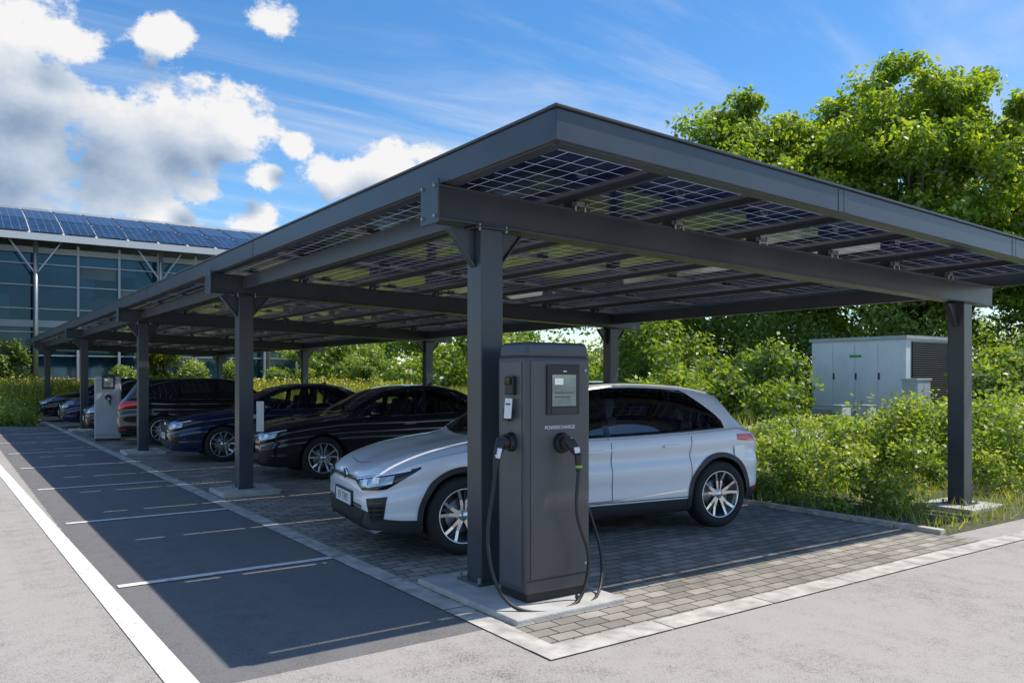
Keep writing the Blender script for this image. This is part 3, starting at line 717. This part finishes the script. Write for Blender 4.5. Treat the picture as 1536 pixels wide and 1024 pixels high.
    if T is not HATCH:
        patch(D,fc,[(-24,zh-.06),(0,zh-.066),(24,zh-.06)],[(-18,zh-.15),(0,zh-.16),(18,zh-.15)],'black',.005,30,4)
        for q in (.085,.11,.135): patch(D,fc,[(-20,zh-q),(0,zh-q-.004),(20,zh-q)],[(-20,zh-q-.008),(0,zh-q-.012),(20,zh-q-.008)],'chrome',.009,30,1)
    patch(D,fc,[(-33,.41),(0,.435),(33,.41)],[(-29,.27),(0,.262),(29,.27)],'black',.004,30,5)
    for q in (.295,.325,.355,.385):
        patch(D,fc,[(-29,q),(0,q+.006),(29,q)],[(-29,q-.007),(0,q-.001),(29,q-.007)],'clad',.009,30,1)
    for a in range(-26,27,4):
        patch(D,fc,[(a-.35,.405),(a+.35,.405)],[(a-.35,.275),(a+.35,.275)],'clad',.0085,4,4)
    patch(D,fc,[(-44,.265),(0,.248),(44,.265)],[(-40,.235),(0,.222),(40,.235)],'lamp' if cladding else 'clad',.012,40,2)
    h,nn,_,_=bvh.ray_cast(Vector((-1,0,zh-.035)),Vector((1,0,0)))
    D.cyl((h.x+.01,0,zh-.03),(h.x-.012,0,zh-.032),.052,.05,'chrome',28); D.cyl((h.x-.012,0,zh-.032),(h.x-.015,0,zh-.032),.042,.042,'gloss',28)
    for s in (-1,1): D.beam((h.x-.017,s*.022,zh-.008),(h.x-.017,s*.004,zh-.058),.006,.006,'chrome')
    zr_=fzs(L-.15)
    for s in (-1,1):
        patch(D,rc,[(s*20,zr_-.02),(s*40,zr_-.0),(s*62,zr_+.01)],[(s*20,zr_-.13),(s*40,zr_-.18),(s*62,zr_-.10)] if T is SUV else [(s*20,zr_-.07),(s*40,zr_-.09),(s*62,zr_-.05)],'red',.006,24,5)
        patch(D,rc,[(s*34,.40),(s*50,.41)],[(s*34,.375),(s*50,.38)],'red',.006,12,1)
    patch(D,rc,[(-20,zr_-.035),(20,zr_-.035)],[(-20,zr_-.055),(20,zr_-.055)],'red' if T is HATCH else 'chrome',.006,20,1)
    patch(D,rc,[(-40,.36),(40,.36)],[(-38,.24),(38,.24)],'black',.006,30,4)
    D.box((L+.012,0,.62),(.012,.50,.11),'plate')
    D.beam((T['cowl']+.10,-.45,fzt(T['cowl'])+.02),(T['cowl']+.16,.05,fzt(T['cowl']+.16)+.03),.015,.012,'black')
    xa=T['roofend']-.25; za=fzt(xa)
    D.add([(xa-.07,-.01,za-.01),(xa-.07,.01,za-.01),(xa+.06,.01,za-.01),(xa+.06,-.01,za-.01),(xa+.05,0,za+.055)],[(0,1,4),(1,2,4),(2,3,4),(3,0,4)],'black')
    if T is not SEDAN:
        for s in (-1,1):
            pr=[(x,s*(fwr(x)-.045),fzt(x)-.030) for x in np.linspace(T['wtop']+.15,T['roofend']-.15,24)]
            for p,q in zip(pr,pr[1:]): D.beam(p,q,.024,.024,'chrome' if cladding else 'black')
    D.obj('trim_and_lamps',e)
    if plate:
        b=MB(); h,nn,_,_=bvh.ray_cast(Vector((-1,0,.50)),Vector((1,0,0)))
        b.box((h.x-.012,0,.485),(.014,.56,.15),'black'); b.box((h.x-.022,0,.485),(.008,.52,.112),'plate'); b.box((h.x-.0265,.237,.485),(.003,.036,.108),'bluep'); b.obj('number_plate',e,bevel=.003)
        text('EV 7392',.10,'black',e,Matrix.Translation((h.x-.0265,-.02,.483))@Matrix(((0,0,-1,0),(-1,0,0,0),(0,1,0,0),(0,0,0,1))),'plate_characters')
    k=1
    for wx in (T['fw'],T['rw']):
        for s in (-1,1):
            b=MB(); sc=R/.342
            yo=s*(fw_(1.5)-.135); f=lambda r,y:(r*sc,yo+s*y)
            b.lathe([f(.238,-.09),f(.238,.098),f(.255,.112),f(.285,.118),f(.322,.108),f(.338,.085),f(.342,.04),f(.342,-.07),f(.33,-.10),f(.28,-.11),f(.238,-.09)],'tyre',wx,R,56)
            b.lathe([f(.242,.098),f(.244,.108),f(.234,.110),f(.226,.098),f(.220,.03),f(.220,-.05)],'alu',wx,R,56)
            b.lathe([f(.0,.005),f(.222,.005)],'black',wx,R,32)
            b.lathe([f(.0,.03),f(.15,.03),f(.155,.012)],'galv',wx,R,32)
            b.lathe([f(0,.088),f(.028,.088),f(.034,.08),f(.06,.075),f(.066,.05)],'alu',wx,R,24)
            for q in range(5):
                for dd in (-1,1):
                    a0=2*math.pi*q/5+.3+dd*.16;a1=2*math.pi*q/5+.3+dd*.26
                    def pt(r,a,y,wd):
                        c=Vector((wx+r*sc*math.cos(a),yo+s*y,R+r*sc*math.sin(a)));t=Vector((-math.sin(a),0,math.cos(a)))*wd; return c,t
                    c0,t0=pt(.045,a0,.078,.019);c1,t1=pt(.230,a1,.102,.014);cm,tm=pt(.14,(a0+a1)/2,.082,.014)
                    dn=Vector((0,-s*.03,0));vs2=[]
                    for c,t in ((c0,t0),(cm,tm),(c1,t1)): vs2+=[c-t,c+t,c+t*1.1+dn,c-t*1.1+dn]
                    b.add(vs2,[(0,1,5,4),(4,5,9,8)],'alu'); b.add(vs2,[(1,2,6,5),(3,0,4,7),(5,6,10,9),(7,4,8,11)],'clad')
                c0,_=pt(.05,2*math.pi*q/5+.3,.070,0);c1,_=pt(.215,2*math.pi*q/5+.3,.080,0); b.beam(c0,c1,.012,.03,'clad')
            b.obj('wheel_%d'%k,e); k+=1
    return e
car('white_hatchback',HATCH,'white',(3.10,7.16),math.radians(-8.0),True,hi=True)
car('black_sedan',SEDAN,'blackp',(4.00,12.95),math.radians(-5),hi=True)
car('dark_blue_sedan',SEDAN,'bluep',(3.45,16.5),math.radians(-5),hi=True)
car('black_suv',SUV,'blackp',(7.75,20.3),math.radians(170),plate=False)
car('black_sedan',SEDAN,'blackp',(3.1,24.6),math.radians(-4))
car('dark_blue_hatchback',HATCH,'bluep',(2.95,28.9),math.radians(-4))
car('black_hatchback',HATCH,'blackp',(2.8,33.5),math.radians(-4))
# ------------------------------------------------------------------ foliage
def mk(name,v,idx,k,rnd,mat,parent):
    me=bpy.data.meshes.new(name); nf=len(idx)//k
    me.vertices.add(len(v)); me.vertices.foreach_set('co',v.ravel())
    me.loops.add(len(idx)); me.loops.foreach_set('vertex_index',idx)
    me.polygons.add(nf); me.polygons.foreach_set('loop_start',np.arange(0,len(idx),k,dtype=np.int32))
    try: me.polygons.foreach_set('loop_total',np.full(nf,k,dtype=np.int32))
    except Exception: pass
    at=me.attributes.new('rnd','FLOAT','POINT'); at.data.foreach_set('value',rnd.astype(np.float32))
    me.materials.append(M[mat]); me.update(calc_edges=True); me.validate()
    o=bpy.data.objects.new(name,me); COL.objects.link(o)
    if parent: o.parent=parent
    return o
def quads(name,c,n,L,Wd,rnd,mat,parent=None):
    N_=len(c); n/=np.linalg.norm(n,axis=1,keepdims=True)+1e-9
    r=rng.normal(size=(N_,3)); a=np.cross(n,r); a/=np.linalg.norm(a,axis=1,keepdims=True)+1e-9; bb=np.cross(n,a)
    a=a*L[:,None]; bb=bb*Wd[:,None]
    v=np.stack([c-a,c+bb-a*.15,c+a,c-bb-a*.15],1).reshape(-1,3).astype(np.float32)
    return mk(name,v,np.arange(4*N_,dtype=np.int32),4,np.repeat(rnd,4),mat,parent)
def leaves(name,blobs,per,size,mat,parent=None,asp=.55):
    C=[];Nn=[];Rd=[]
    for (x,y,z,r,rz) in blobs:
        k=int(per*(.6+.8*random.random())); d=rng.normal(size=(k,3)); d/=np.linalg.norm(d,axis=1,keepdims=True)
        rad=(.30+.85*rng.random(k)**.7)
        lump=1+.3*np.sin(d[:,0]*5+x*3)*np.cos(d[:,1]*4+y*2+d[:,2]*3)
        p=d*(rad*lump)[:,None]*np.array([r,r,rz])+np.array([x,y,z]); ok=p[:,2]>.01
        C.append(p[ok]);Nn.append((d*.6+rng.normal(size=d.shape)*.65+np.array([.2,-.1,.45]))[ok])
        base=.5+.40*(random.random()-.5)
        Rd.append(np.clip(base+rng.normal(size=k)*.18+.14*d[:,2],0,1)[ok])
    C=np.concatenate(C);Nn=np.concatenate(Nn);Rd=np.concatenate(Rd);s=size*(.6+.7*rng.random(len(C)))
    return quads(name,C,Nn,s,s*asp,Rd,mat,parent)
def tree(name,x,y,h,rx,zbase,nb,per,size,mat='leafA',seed=1,br=(1.0,1.9)):
    random.seed(seed); e=empty(name,(x,y,0)); bl=[];cz=(h+zbase)/2;rz=(h-zbase)/2
    for i in range(nb):
        d=Vector((random.gauss(0,1),random.gauss(0,1),random.gauss(0,1))).normalized()
        f=random.uniform(.45,1.0); r=random.uniform(*br)
        t=1.0-.22*max(0,d.z)-.12*max(0,-d.z)
        bl.append((d.x*(rx-r*.6)*f*t,d.y*(rx-r*.6)*f*t,cz+d.z*(rz-r*.6)*f,r,r*.75))
    leaves('crown',bl,per,size,mat,e)
    b=MB(); r0=h*.022
    b.cyl((0,0,-.1),(.15,.1,cz*.6),r0,r0*.7,'bark',12); b.cyl((.15,.1,cz*.6),(0,.2,h*.8),r0*.7,r0*.15,'bark',10)
    for q in bl[::4]:
        st=Vector((.1,.1,random.uniform(zbase*.8,cz))); md=st.lerp(Vector(q[:3]),.5)+Vector((0,0,.5))
        b.cyl(st,md,r0*.32,r0*.2,'bark',7); b.cyl(md,q[:3],r0*.2,r0*.05,'bark',6)
    b.obj('trunk_and_limbs',e); return e
tx,ty=W(1372,40); tree('deciduous_tree',tx,ty,18.2,7.4,3.0,320,350,.145,seed=3,br=(.55,1.25))
tx,ty=W(1105,42); tree('deciduous_tree',tx,ty,16.8,5.8,2.5,210,350,.145,seed=4,br=(.55,1.2))
tx,ty=W(1225,47); tree('deciduous_tree',tx,ty,14.5,4.8,2.5,90,330,.18,seed=8,br=(.6,1.3))
tx,ty=W(1650,36); tree('deciduous_tree',tx,ty,10.5,5.5,1.5,90,330,.16,seed=5,br=(.6,1.3))
tx,ty=W(985,46); tree('deciduous_tree',tx,ty,11,4.3,1.5,70,330,.18,seed=9,br=(.6,1.2))
random.seed(11)
bl=[]
for i in range(170):
    px=random.uniform(930,1700); d=random.uniform(35,50); x,y=W(px,d)
    hh=random.uniform(.4,4.6)
    if 28<x<33.5 and 15<y<21: continue
    bl.append((x,y,hh,random.uniform(.7,1.4),random.uniform(.7,1.2)))
for i in range(95):   # sunlit undergrowth nearer than the trees
    px=random.choice((random.uniform(950,1200),random.uniform(1440,1640))); d=random.uniform(27,34); x,y=W(px,d)
    if 28<x<33.5 and 14<y<21: continue
    hi_=2.6 if px<1300 else 3.6
    bl.append((x,y,random.uniform(.2,hi_)*random.uniform(.4,1),random.uniform(.5,.95),random.uniform(.45,.8)))
leaves('hedge_foliage',bl,340,.12,'leafC')
bl=[]
for i in range(270):
    px=random.uniform(400,1050); d=random.uniform(58,90); x,y=W(px,d)
    if y>46.5 and x<20: continue
    top=random.choice((3,4.5,7)); hh=random.uniform(.5,top)
    bl.append((x,y,hh,random.uniform(1.0,2.0),random.uniform(1.0,1.7)))
leaves('distant_tree_belt',bl,240,.23,'leafC')
for k,(px,d,h,r) in enumerate([(243,40,4.2,1.2),(18,41,3.7,1.1),(440,44,3.6,1.6),(540,47,3.8,1.9),(352,45,2.8,.9),(190,43,2.4,.8),(290,43,2.6,.8)]):
    x,y=W(px,d); tree('young_tree',x,y,h,r,.4,20,300,.08,'leafB',seed=20+k,br=(.3,.6))
random.seed(31); bl=[]
for i in range(45):
    px=random.uniform(-60,40); d=random.uniform(26,31); x,y=W(px,d); bl.append((x,y,random.uniform(.1,.5),.4,.32))
leaves('lane_end_bush',bl,380,.05,'leafB')
random.seed(33); bl=[]
for i in range(370):
    x=random.uniform(8.75,17.8); y=random.uniform(5.2,24)
    if x<9.2 and y<6.0: continue
    if abs(x-XR)<.75 and y<6.0: continue
    r=random.uniform(.16,.40); z=random.uniform(.08,.48)
    if x<9.6: z*=.7
    if x>14: z*=.75
    bl.append((x,y,z,r,r*.9))
leaves('planting_bed_shrubs',bl,330,.042,'leafB',asp=.5)
bl=[]
for i in range(150):
    x=random.uniform(8.6,17.5); y=random.uniform(4.4,13); r=random.uniform(.12,.22)
    if abs(x-XR)<.62 and y<5.6: continue
    bl.append((x,y,random.uniform(.03,.10),r,r*.5))
leaves('groundcover_plants',bl,170,.03,'leafB')
bl=[]
for i in range(60):
    x=random.uniform(12.5,17.5); y=random.uniform(4.8,8.0); r=random.uniform(.3,.55)
    bl.append((x,y,random.uniform(.2,1.0),r,r))
leaves('tall_shrubs',bl,450,.045,'leafB')
bl=[]
for i in range(320):
    x=random.uniform(21.8,30); y=random.uniform(8,36); r=random.uniform(.3,.6)
    if x>26.2 and 13<y<21.5: continue
    zz=random.uniform(.05,.6) if y>21.5 else random.uniform(.0,.15)
    if y<21.5: r*=.6
    bl.append((x,y,zz,r,r*.8))
leaves('path_side_shrubs',bl,240,.07,'leafB')
def meadow(name,n,fn,h0,h1,wd=.012,lean=.3,zf=None):
    P=np.array([fn() for _ in range(n)]);h=h0+(h1-h0)*rng.random(n);a=rng.random(n)*6.283
    dx=np.cos(a)*wd;dy=np.sin(a)*wd;l=rng.normal(size=(n,2))*lean*h[:,None]
    z=np.array([zf(p[0],p[1]) for p in P]) if zf else np.zeros(n)
    v=np.stack([np.stack([P[:,0]-dx,P[:,1]-dy,z],1),np.stack([P[:,0]+dx,P[:,1]+dy,z],1),np.stack([P[:,0]+l[:,0],P[:,1]+l[:,1],h+z],1)],1).reshape(-1,3)
    return mk(name,v.astype(np.float32),np.arange(3*n,dtype=np.int32),3,np.repeat(np.clip(rng.normal(.55,.22,n),0,1),3),'blade',None)
meadow('meadow_grass',65000,lambda:(random.uniform(-25,22),random.uniform(37.2,47)),.3,.85,.04,.25,bermz)
meadow('meadow_grass',45000,lambda:(random.uniform(11.5,18),random.uniform(14,60)),.25,.75,.02)
meadow('meadow_grass',45000,lambda:(random.uniform(21.6,60),random.uniform(22,80)),.4,1.2,.04)
meadow('bed_grass',9000,lambda:(random.uniform(8.4,17),random.uniform(4.2,9)),.05,.20,.006,.4)
n=5000; P=np.array([(random.uniform(-25,22),random.uniform(37.5,45)) for _ in range(n)])
c=np.stack([P[:,0],P[:,1],np.array([bermz(*p) for p in P])+.40+.45*rng.random(n)],1)
quads('meadow_wildflowers',c,rng.normal(size=(n,3))+np.array([0,0,1.0]),np.full(n,.05),np.full(n,.045),rng.random(n),'yflower')
# ------------------------------------------------------------------ utility cabinets
e=empty('utility_cabinet',(29.0,16.0,0))
b=MB(); b.bx(-.05,3.25,-.05,4.0,0,.30,'conc'); b.bx(0,3.2,0,3.95,.30,3.0,'wpaint'); b.bx(-.08,3.28,-.08,4.03,3.0,3.13,'gpaint')
for i in range(4): b.bx(-.03,-.001,.15+i*.95,.15+i*.95+.90,.42,2.88,'wpaint')
for i in range(3): b.bx(-.05,-.031,1.0+i*.95,1.06+i*.95,1.5,1.75,'black')
b.bx(-.04,-.032,1.75,2.25,2.35,2.45,'greensign')
for i in range(30): b.box((1.75,-.03,.45+i*.083),(2.7,.05,.05),'dgrey',Matrix.Rotation(.5,3,'X'))
b.bx(.36,3.12,-.012,-.004,.40,2.92,'black')
b.obj('housing',e,bevel=.01)
x,y=W(1375,27.3); e=empty('electrical_box',(x,y,0))
b=MB(); b.bx(0,.95,0,.55,0,.12,'conc'); b.bx(.02,.93,.02,.53,.12,1.48,'gpaint'); b.bx(-.02,.97,-.02,.57,1.48,1.55,'gpaint'); b.bx(.06,.46,.005,.018,.2,1.42,'gpaint'); b.bx(.49,.89,.005,.018,.2,1.42,'gpaint'); b.bx(.43,.45,-.01,.005,.7,.85,'black'); b.obj('housing',e,bevel=.01)
for px in (1262,1300):
    x,y=W(px,28.6); e=empty('low_meter_box',(x,y,0)); b=MB(); b.bx(0,.6,0,.4,0,.55,'gpaint'); b.bx(-.02,.62,-.02,.42,.55,.6,'gpaint'); b.bx(.05,.55,-.012,-.001,.08,.5,'wpaint'); b.obj('housing',e,bevel=.01)
# ------------------------------------------------------------------ office building
e=empty('glass_office_building',(0,48,0))
BX0,BX1=-14.0,17.6
b=MB(); b.bx(BX0,BX1-.05,.10,11,0,8.3,'fglass'); b.obj('glazed_hall',e)
b=MB()
nb=int((BX1-BX0)/1.95)
for i in range(nb+1):
    x=BX0+i*(BX1-BX0)/nb; b.bx(x-.06,x+.06,-.12,.09,0,8.45,'mull')
for z in (.35,1.5,2.7,3.9,5.1,6.3,7.4):
    b.bx(BX0,BX1,-.04,.085,z-.03,z+.03,'mull')
b.bx(BX0,BX1,-.10,.08,4.15,4.5,'slab'); b.bx(BX0,BX1,-.10,.08,7.95,8.25,'slab')
for i in range(6):
    y=.1+i*2.1; b.bx(BX1-.045,BX1+.06,y,y+.1,0,8.4,'mull')
for z in (1.5,2.7,3.9,5.1,6.3,7.4): b.bx(BX1-.04,BX1+.03,.1,11,z-.03,z+.03,'mull')
b.obj('curtain_wall_frame',e)
b=MB()
for i in range(0,nb+1,3):
    x=BX0+i*(BX1-BX0)/nb
    b.cyl((x,-.75,0),(x,-.75,8.6),.11,.11,'galv',12)
    b.beam((x,-.75,6.8),(x+1.2,-.5,8.6),.07,.07,'galv'); b.beam((x,-.75,6.8),(x-1.2,-.5,8.6),.07,.07,'galv')
b.obj('facade_columns',e)
b=MB(); random.seed(7)
for i in range(nb):
    for z0,z1 in ((5.13,6.27),(6.33,7.37),(1.53,2.67),(2.73,3.87)):
        if random.random()<.2:
            x=BX0+i*(BX1-BX0)/nb; d=random.uniform(.3,.95); b.bx(x+.08,x+1.85,.07,.095,z1-(z1-z0)*d,z1,'inner')
b.obj('blinds',e)
b=MB(); b.bx(-14,1.4,-2.6,.0,0,8.1,'fglass'); b.obj('wing_glazing',e)
b=MB()
for i in range(9): x=-14+i*1.925; b.bx(x-.07,x+.07,-2.72,-2.58,0,8.2,'mull')
for z in (.5,2.2,3.9,5.6,7.3): b.bx(-14,1.46,-2.70,-2.59,z-.04,z+.04,'mull'); b.bx(1.40,1.47,-2.6,0,z-.04,z+.04,'mull')
b.bx(1.38,1.5,-2.72,-2.55,0,8.3,'mull')
b.obj('wing_frame',e)
b=MB()
ZE,ZR=8.75,11.4
def roofz(y): t=(y+1.2)/8.2; return ZE+(ZR-ZE)*(1-(1-t)**1.35)
prof=[-1.2+8.2*i/6 for i in range(7)]
b.grid([[(x,y,roofz(y)) for y in prof] for x in (BX0-1,BX1+1.2)],'roofw',False)
b.grid([[(x,y,roofz(y)-.28) for y in prof] for x in (BX0-1,BX1+1.2)],'roofw',False)
b.bx(BX0-1,BX1+1.2,-1.26,-1.2,8.45,8.80,'roofw')
b.add([(BX1+1.2,y,roofz(y)) for y in prof]+[(BX1+1.2,y,roofz(y)-.28) for y in prof[::-1]],[tuple(range(14))],'roofw')
b.bx(BX0-1,BX1+1,7.0,11.2,8.3,ZR-.1,'roofw')
b.obj('roof',e)
vs=[];fs=[];uv=[]
nc=22;cw=(BX1-BX0+1.8)/nc
for i in range(nc):
    for j in range(3):
        xa=BX0-.7+i*cw+.05;xb=xa+cw-.10;ya=-1.05+j*2.65;yb=ya+2.58;o=len(vs)
        vs+=[(xa,ya,roofz(ya)+.09),(xb,ya,roofz(ya)+.09),(xb,yb,roofz(yb)+.09),(xa,yb,roofz(yb)+.09)];fs.append((o,o+1,o+2,o+3));uv+=[(0,0),(4,0),(4,6),(0,6)]
me=bpy.data.meshes.new('roof_solar_panels'); me.from_pydata(vs,[],fs); me.materials.append(M['solarR']); ul=me.uv_layers.new()
for k,u in enumerate(uv): ul.data[k].uv=u
o=bpy.data.objects.new('roof_solar_panels',me); COL.objects.link(o); o.parent=e
# ------------------------------------------------------------------ light
S=Vector((1.61,-.75,3.1)).normalized()
sl=bpy.data.lights.new('sun','SUN'); sl.energy=5.0; sl.angle=math.radians(.5); sl.color=(1,.95,.86)
so=bpy.data.objects.new('sun',sl); COL.objects.link(so); so.rotation_euler=S.to_track_quat('Z','Y').to_euler()
w=bpy.data.worlds.new('World'); scene.world=w; w.use_nodes=True; nt=w.node_tree; nt.nodes.clear(); L=nt.links.new
out=N(nt,'ShaderNodeOutputWorld')
sky=N(nt,'ShaderNodeTexSky'); sky.sky_type='NISHITA'; sky.sun_disc=False; sky.sun_elevation=math.asin(S.z); sky.sun_rotation=math.atan2(S.x,S.y); sky.air_density=1.0; sky.dust_density=.3; sky.ozone_density=3.0
hs=N(nt,'ShaderNodeHueSaturation'); hs.inputs['Saturation'].default_value=1.28; hs.inputs['Value'].default_value=1.22; L(sky.outputs[0],hs.inputs['Color'])
bg=N(nt,'ShaderNodeBackground'); bg.inputs['Strength'].default_value=.15; L(hs.outputs[0],bg.inputs['Color'])
tc=N(nt,'ShaderNodeTexCoord')
def wdir(px,py):
    t=(px-768)/1211;v=(565-py)/1211
    return Vector((.575+.818*t,.818-.575*t,v)).normalized()
BL=[(60,130,.115),(165,200,.12),(290,195,.085),(350,195,.05),(20,225,.12),(100,75,.045),
    (500,262,.045),(580,256,.062),(660,250,.05),(395,266,.028),(445,222,.022),(395,30,.035),(250,55,.035),(30,310,.05),(300,285,.03),(390,332,.04),(250,330,.035)]
SC=(1,1,1.35)
g=bpy.data.node_groups.new('cloud_density','ShaderNodeTree')
g.interface.new_socket('Vector',in_out='INPUT',socket_type='NodeSocketVector'); g.interface.new_socket('Density',in_out='OUTPUT',socket_type='NodeSocketFloat'); g.interface.new_socket('Mass',in_out='OUTPUT',socket_type='NodeSocketFloat')
gi=g.nodes.new('NodeGroupInput'); go=g.nodes.new('NodeGroupOutput'); GL=g.links.new
def gm(op,a,b_=None,c=None,cl=False):
    n=g.nodes.new('ShaderNodeMath'); n.operation=op; n.use_clamp=cl
    for i,v in enumerate((a,b_,c)):
        if v is None: continue
        if isinstance(v,(int,float)): n.inputs[i].default_value=v
        else: GL(v,n.inputs[i])
    return n.outputs[0]
ms=g.nodes.new('ShaderNodeVectorMath'); ms.operation='MULTIPLY'; GL(gi.outputs[0],ms.inputs[0]); ms.inputs[1].default_value=SC
acc=None
for px,py,r in BL:
    d=wdir(px,py); dn=g.nodes.new('ShaderNodeVectorMath'); dn.operation='DISTANCE'; GL(ms.outputs[0],dn.inputs[0]); dn.inputs[1].default_value=(d.x*SC[0],d.y*SC[1],d.z*SC[2])
    v=gm('MULTIPLY_ADD',dn.outputs['Value'],-1/r,1.0)
    acc=v if acc is None else gm('SMOOTH_MAX',acc,v,.25)
acc=gm('MAXIMUM',acc,-1.0)
n1=g.nodes.new('ShaderNodeTexNoise'); n1.inputs['Scale'].default_value=11; n1.inputs['Detail'].default_value=9; n1.inputs['Roughness'].default_value=.64; GL(ms.outputs[0],n1.inputs['Vector'])
dens=gm('MULTIPLY_ADD',gm('SUBTRACT',n1.outputs['Fac'],.5),3.2,acc)
GL(dens,go.inputs[0]); GL(acc,go.inputs[1])
def wm(op,a,b_=None,c=None,cl=False):
    n=N(nt,'ShaderNodeMath',operation=op); n.use_clamp=cl
    for i,v in enumerate((a,b_,c)):
        if v is None: continue
        if isinstance(v,(int,float)): n.inputs[i].default_value=v
        else: L(v,n.inputs[i])
    return n.outputs[0]
nrm=N(nt,'ShaderNodeVectorMath',operation='NORMALIZE'); L(tc.outputs['Generated'],nrm.inputs[0])
g1=N(nt,'ShaderNodeGroup'); g1.node_tree=g; L(nrm.outputs[0],g1.inputs[0])
of=N(nt,'ShaderNodeVectorMath',operation='ADD'); L(nrm.outputs[0],of.inputs[0]); of.inputs[1].default_value=(.016,-.009,.034)
g2=N(nt,'ShaderNodeGroup'); g2.node_tree=g; L(of.outputs[0],g2.inputs[0])
alpha=N(nt,'ShaderNodeMapRange'); alpha.interpolation_type='SMOOTHSTEP'; alpha.inputs['From Min'].default_value=.03; alpha.inputs['From Max'].default_value=.40; L(g1.outputs[0],alpha.inputs['Value'])
lit=wm('MULTIPLY',wm('SUBTRACT',g1.outputs[0],g2.outputs[0]),.22)
mass=wm('MULTIPLY_ADD',wm('MAXIMUM',g2.outputs[1],0.0),-.72,1.0)
lf=wm('ADD',mass,lit,cl=True)
cr=N(nt,'ShaderNodeValToRGB'); cr.color_ramp.elements[0].position=.25; cr.color_ramp.elements[0].color=(.30,.41,.58,1); cr.color_ramp.elements[1].position=.98; cr.color_ramp.elements[1].color=(1,1,1,1)
ee=cr.color_ramp.elements.new(.62); ee.color=(.60,.69,.82,1); L(lf,cr.inputs['Fac'])
cb=N(nt,'ShaderNodeBackground'); cb.inputs['Strength'].default_value=.92; L(cr.outputs[0],cb.inputs['Color'])
sx=N(nt,'ShaderNodeSeparateXYZ'); L(nrm.outputs[0],sx.inputs[0])
zz=wm('MAXIMUM',wm('ADD',sx.outputs['Z'],.12),.03)
cx=N(nt,'ShaderNodeCombineXYZ'); L(wm('DIVIDE',sx.outputs['X'],zz),cx.inputs[0]); L(wm('DIVIDE',sx.outputs['Y'],zz),cx.inputs[1])
mp=N(nt,'ShaderNodeMapping'); mp.inputs['Rotation'].default_value=(0,0,math.radians(38)); mp.inputs['Scale'].default_value=(.35,1.5,1); L(cx.outputs[0],mp.inputs['Vector'])
cn=N(nt,'ShaderNodeTexNoise'); cn.inputs['Scale'].default_value=1.1; cn.inputs['Detail'].default_value=7; cn.inputs['Roughness'].default_value=.62; cn.inputs['Distortion'].default_value=.6; L(mp.outputs[0],cn.inputs['Vector'])
ca=N(nt,'ShaderNodeMapRange'); ca.interpolation_type='SMOOTHSTEP'; ca.inputs['From Min'].default_value=.43; ca.inputs['From Max'].default_value=.76; ca.inputs['To Max'].default_value=.72; L(cn.outputs['Fac'],ca.inputs['Value'])
cib=N(nt,'ShaderNodeBackground'); cib.inputs['Color'].default_value=(.90,.95,1,1); cib.inputs['Strength'].default_value=.9
m1=N(nt,'ShaderNodeMixShader'); L(ca.outputs[0],m1.inputs[0]); L(bg.outputs[0],m1.inputs[1]); L(cib.outputs[0],m1.inputs[2])
hz=wm('MULTIPLY',alpha.outputs[0],wm('GREATER_THAN',sx.outputs['Z'],.0))
m2=N(nt,'ShaderNodeMixShader'); L(hz,m2.inputs[0]); L(m1.outputs[0],m2.inputs[1]); L(cb.outputs[0],m2.inputs[2])
L(m2.outputs[0],out.inputs['Surface'])
print('done')
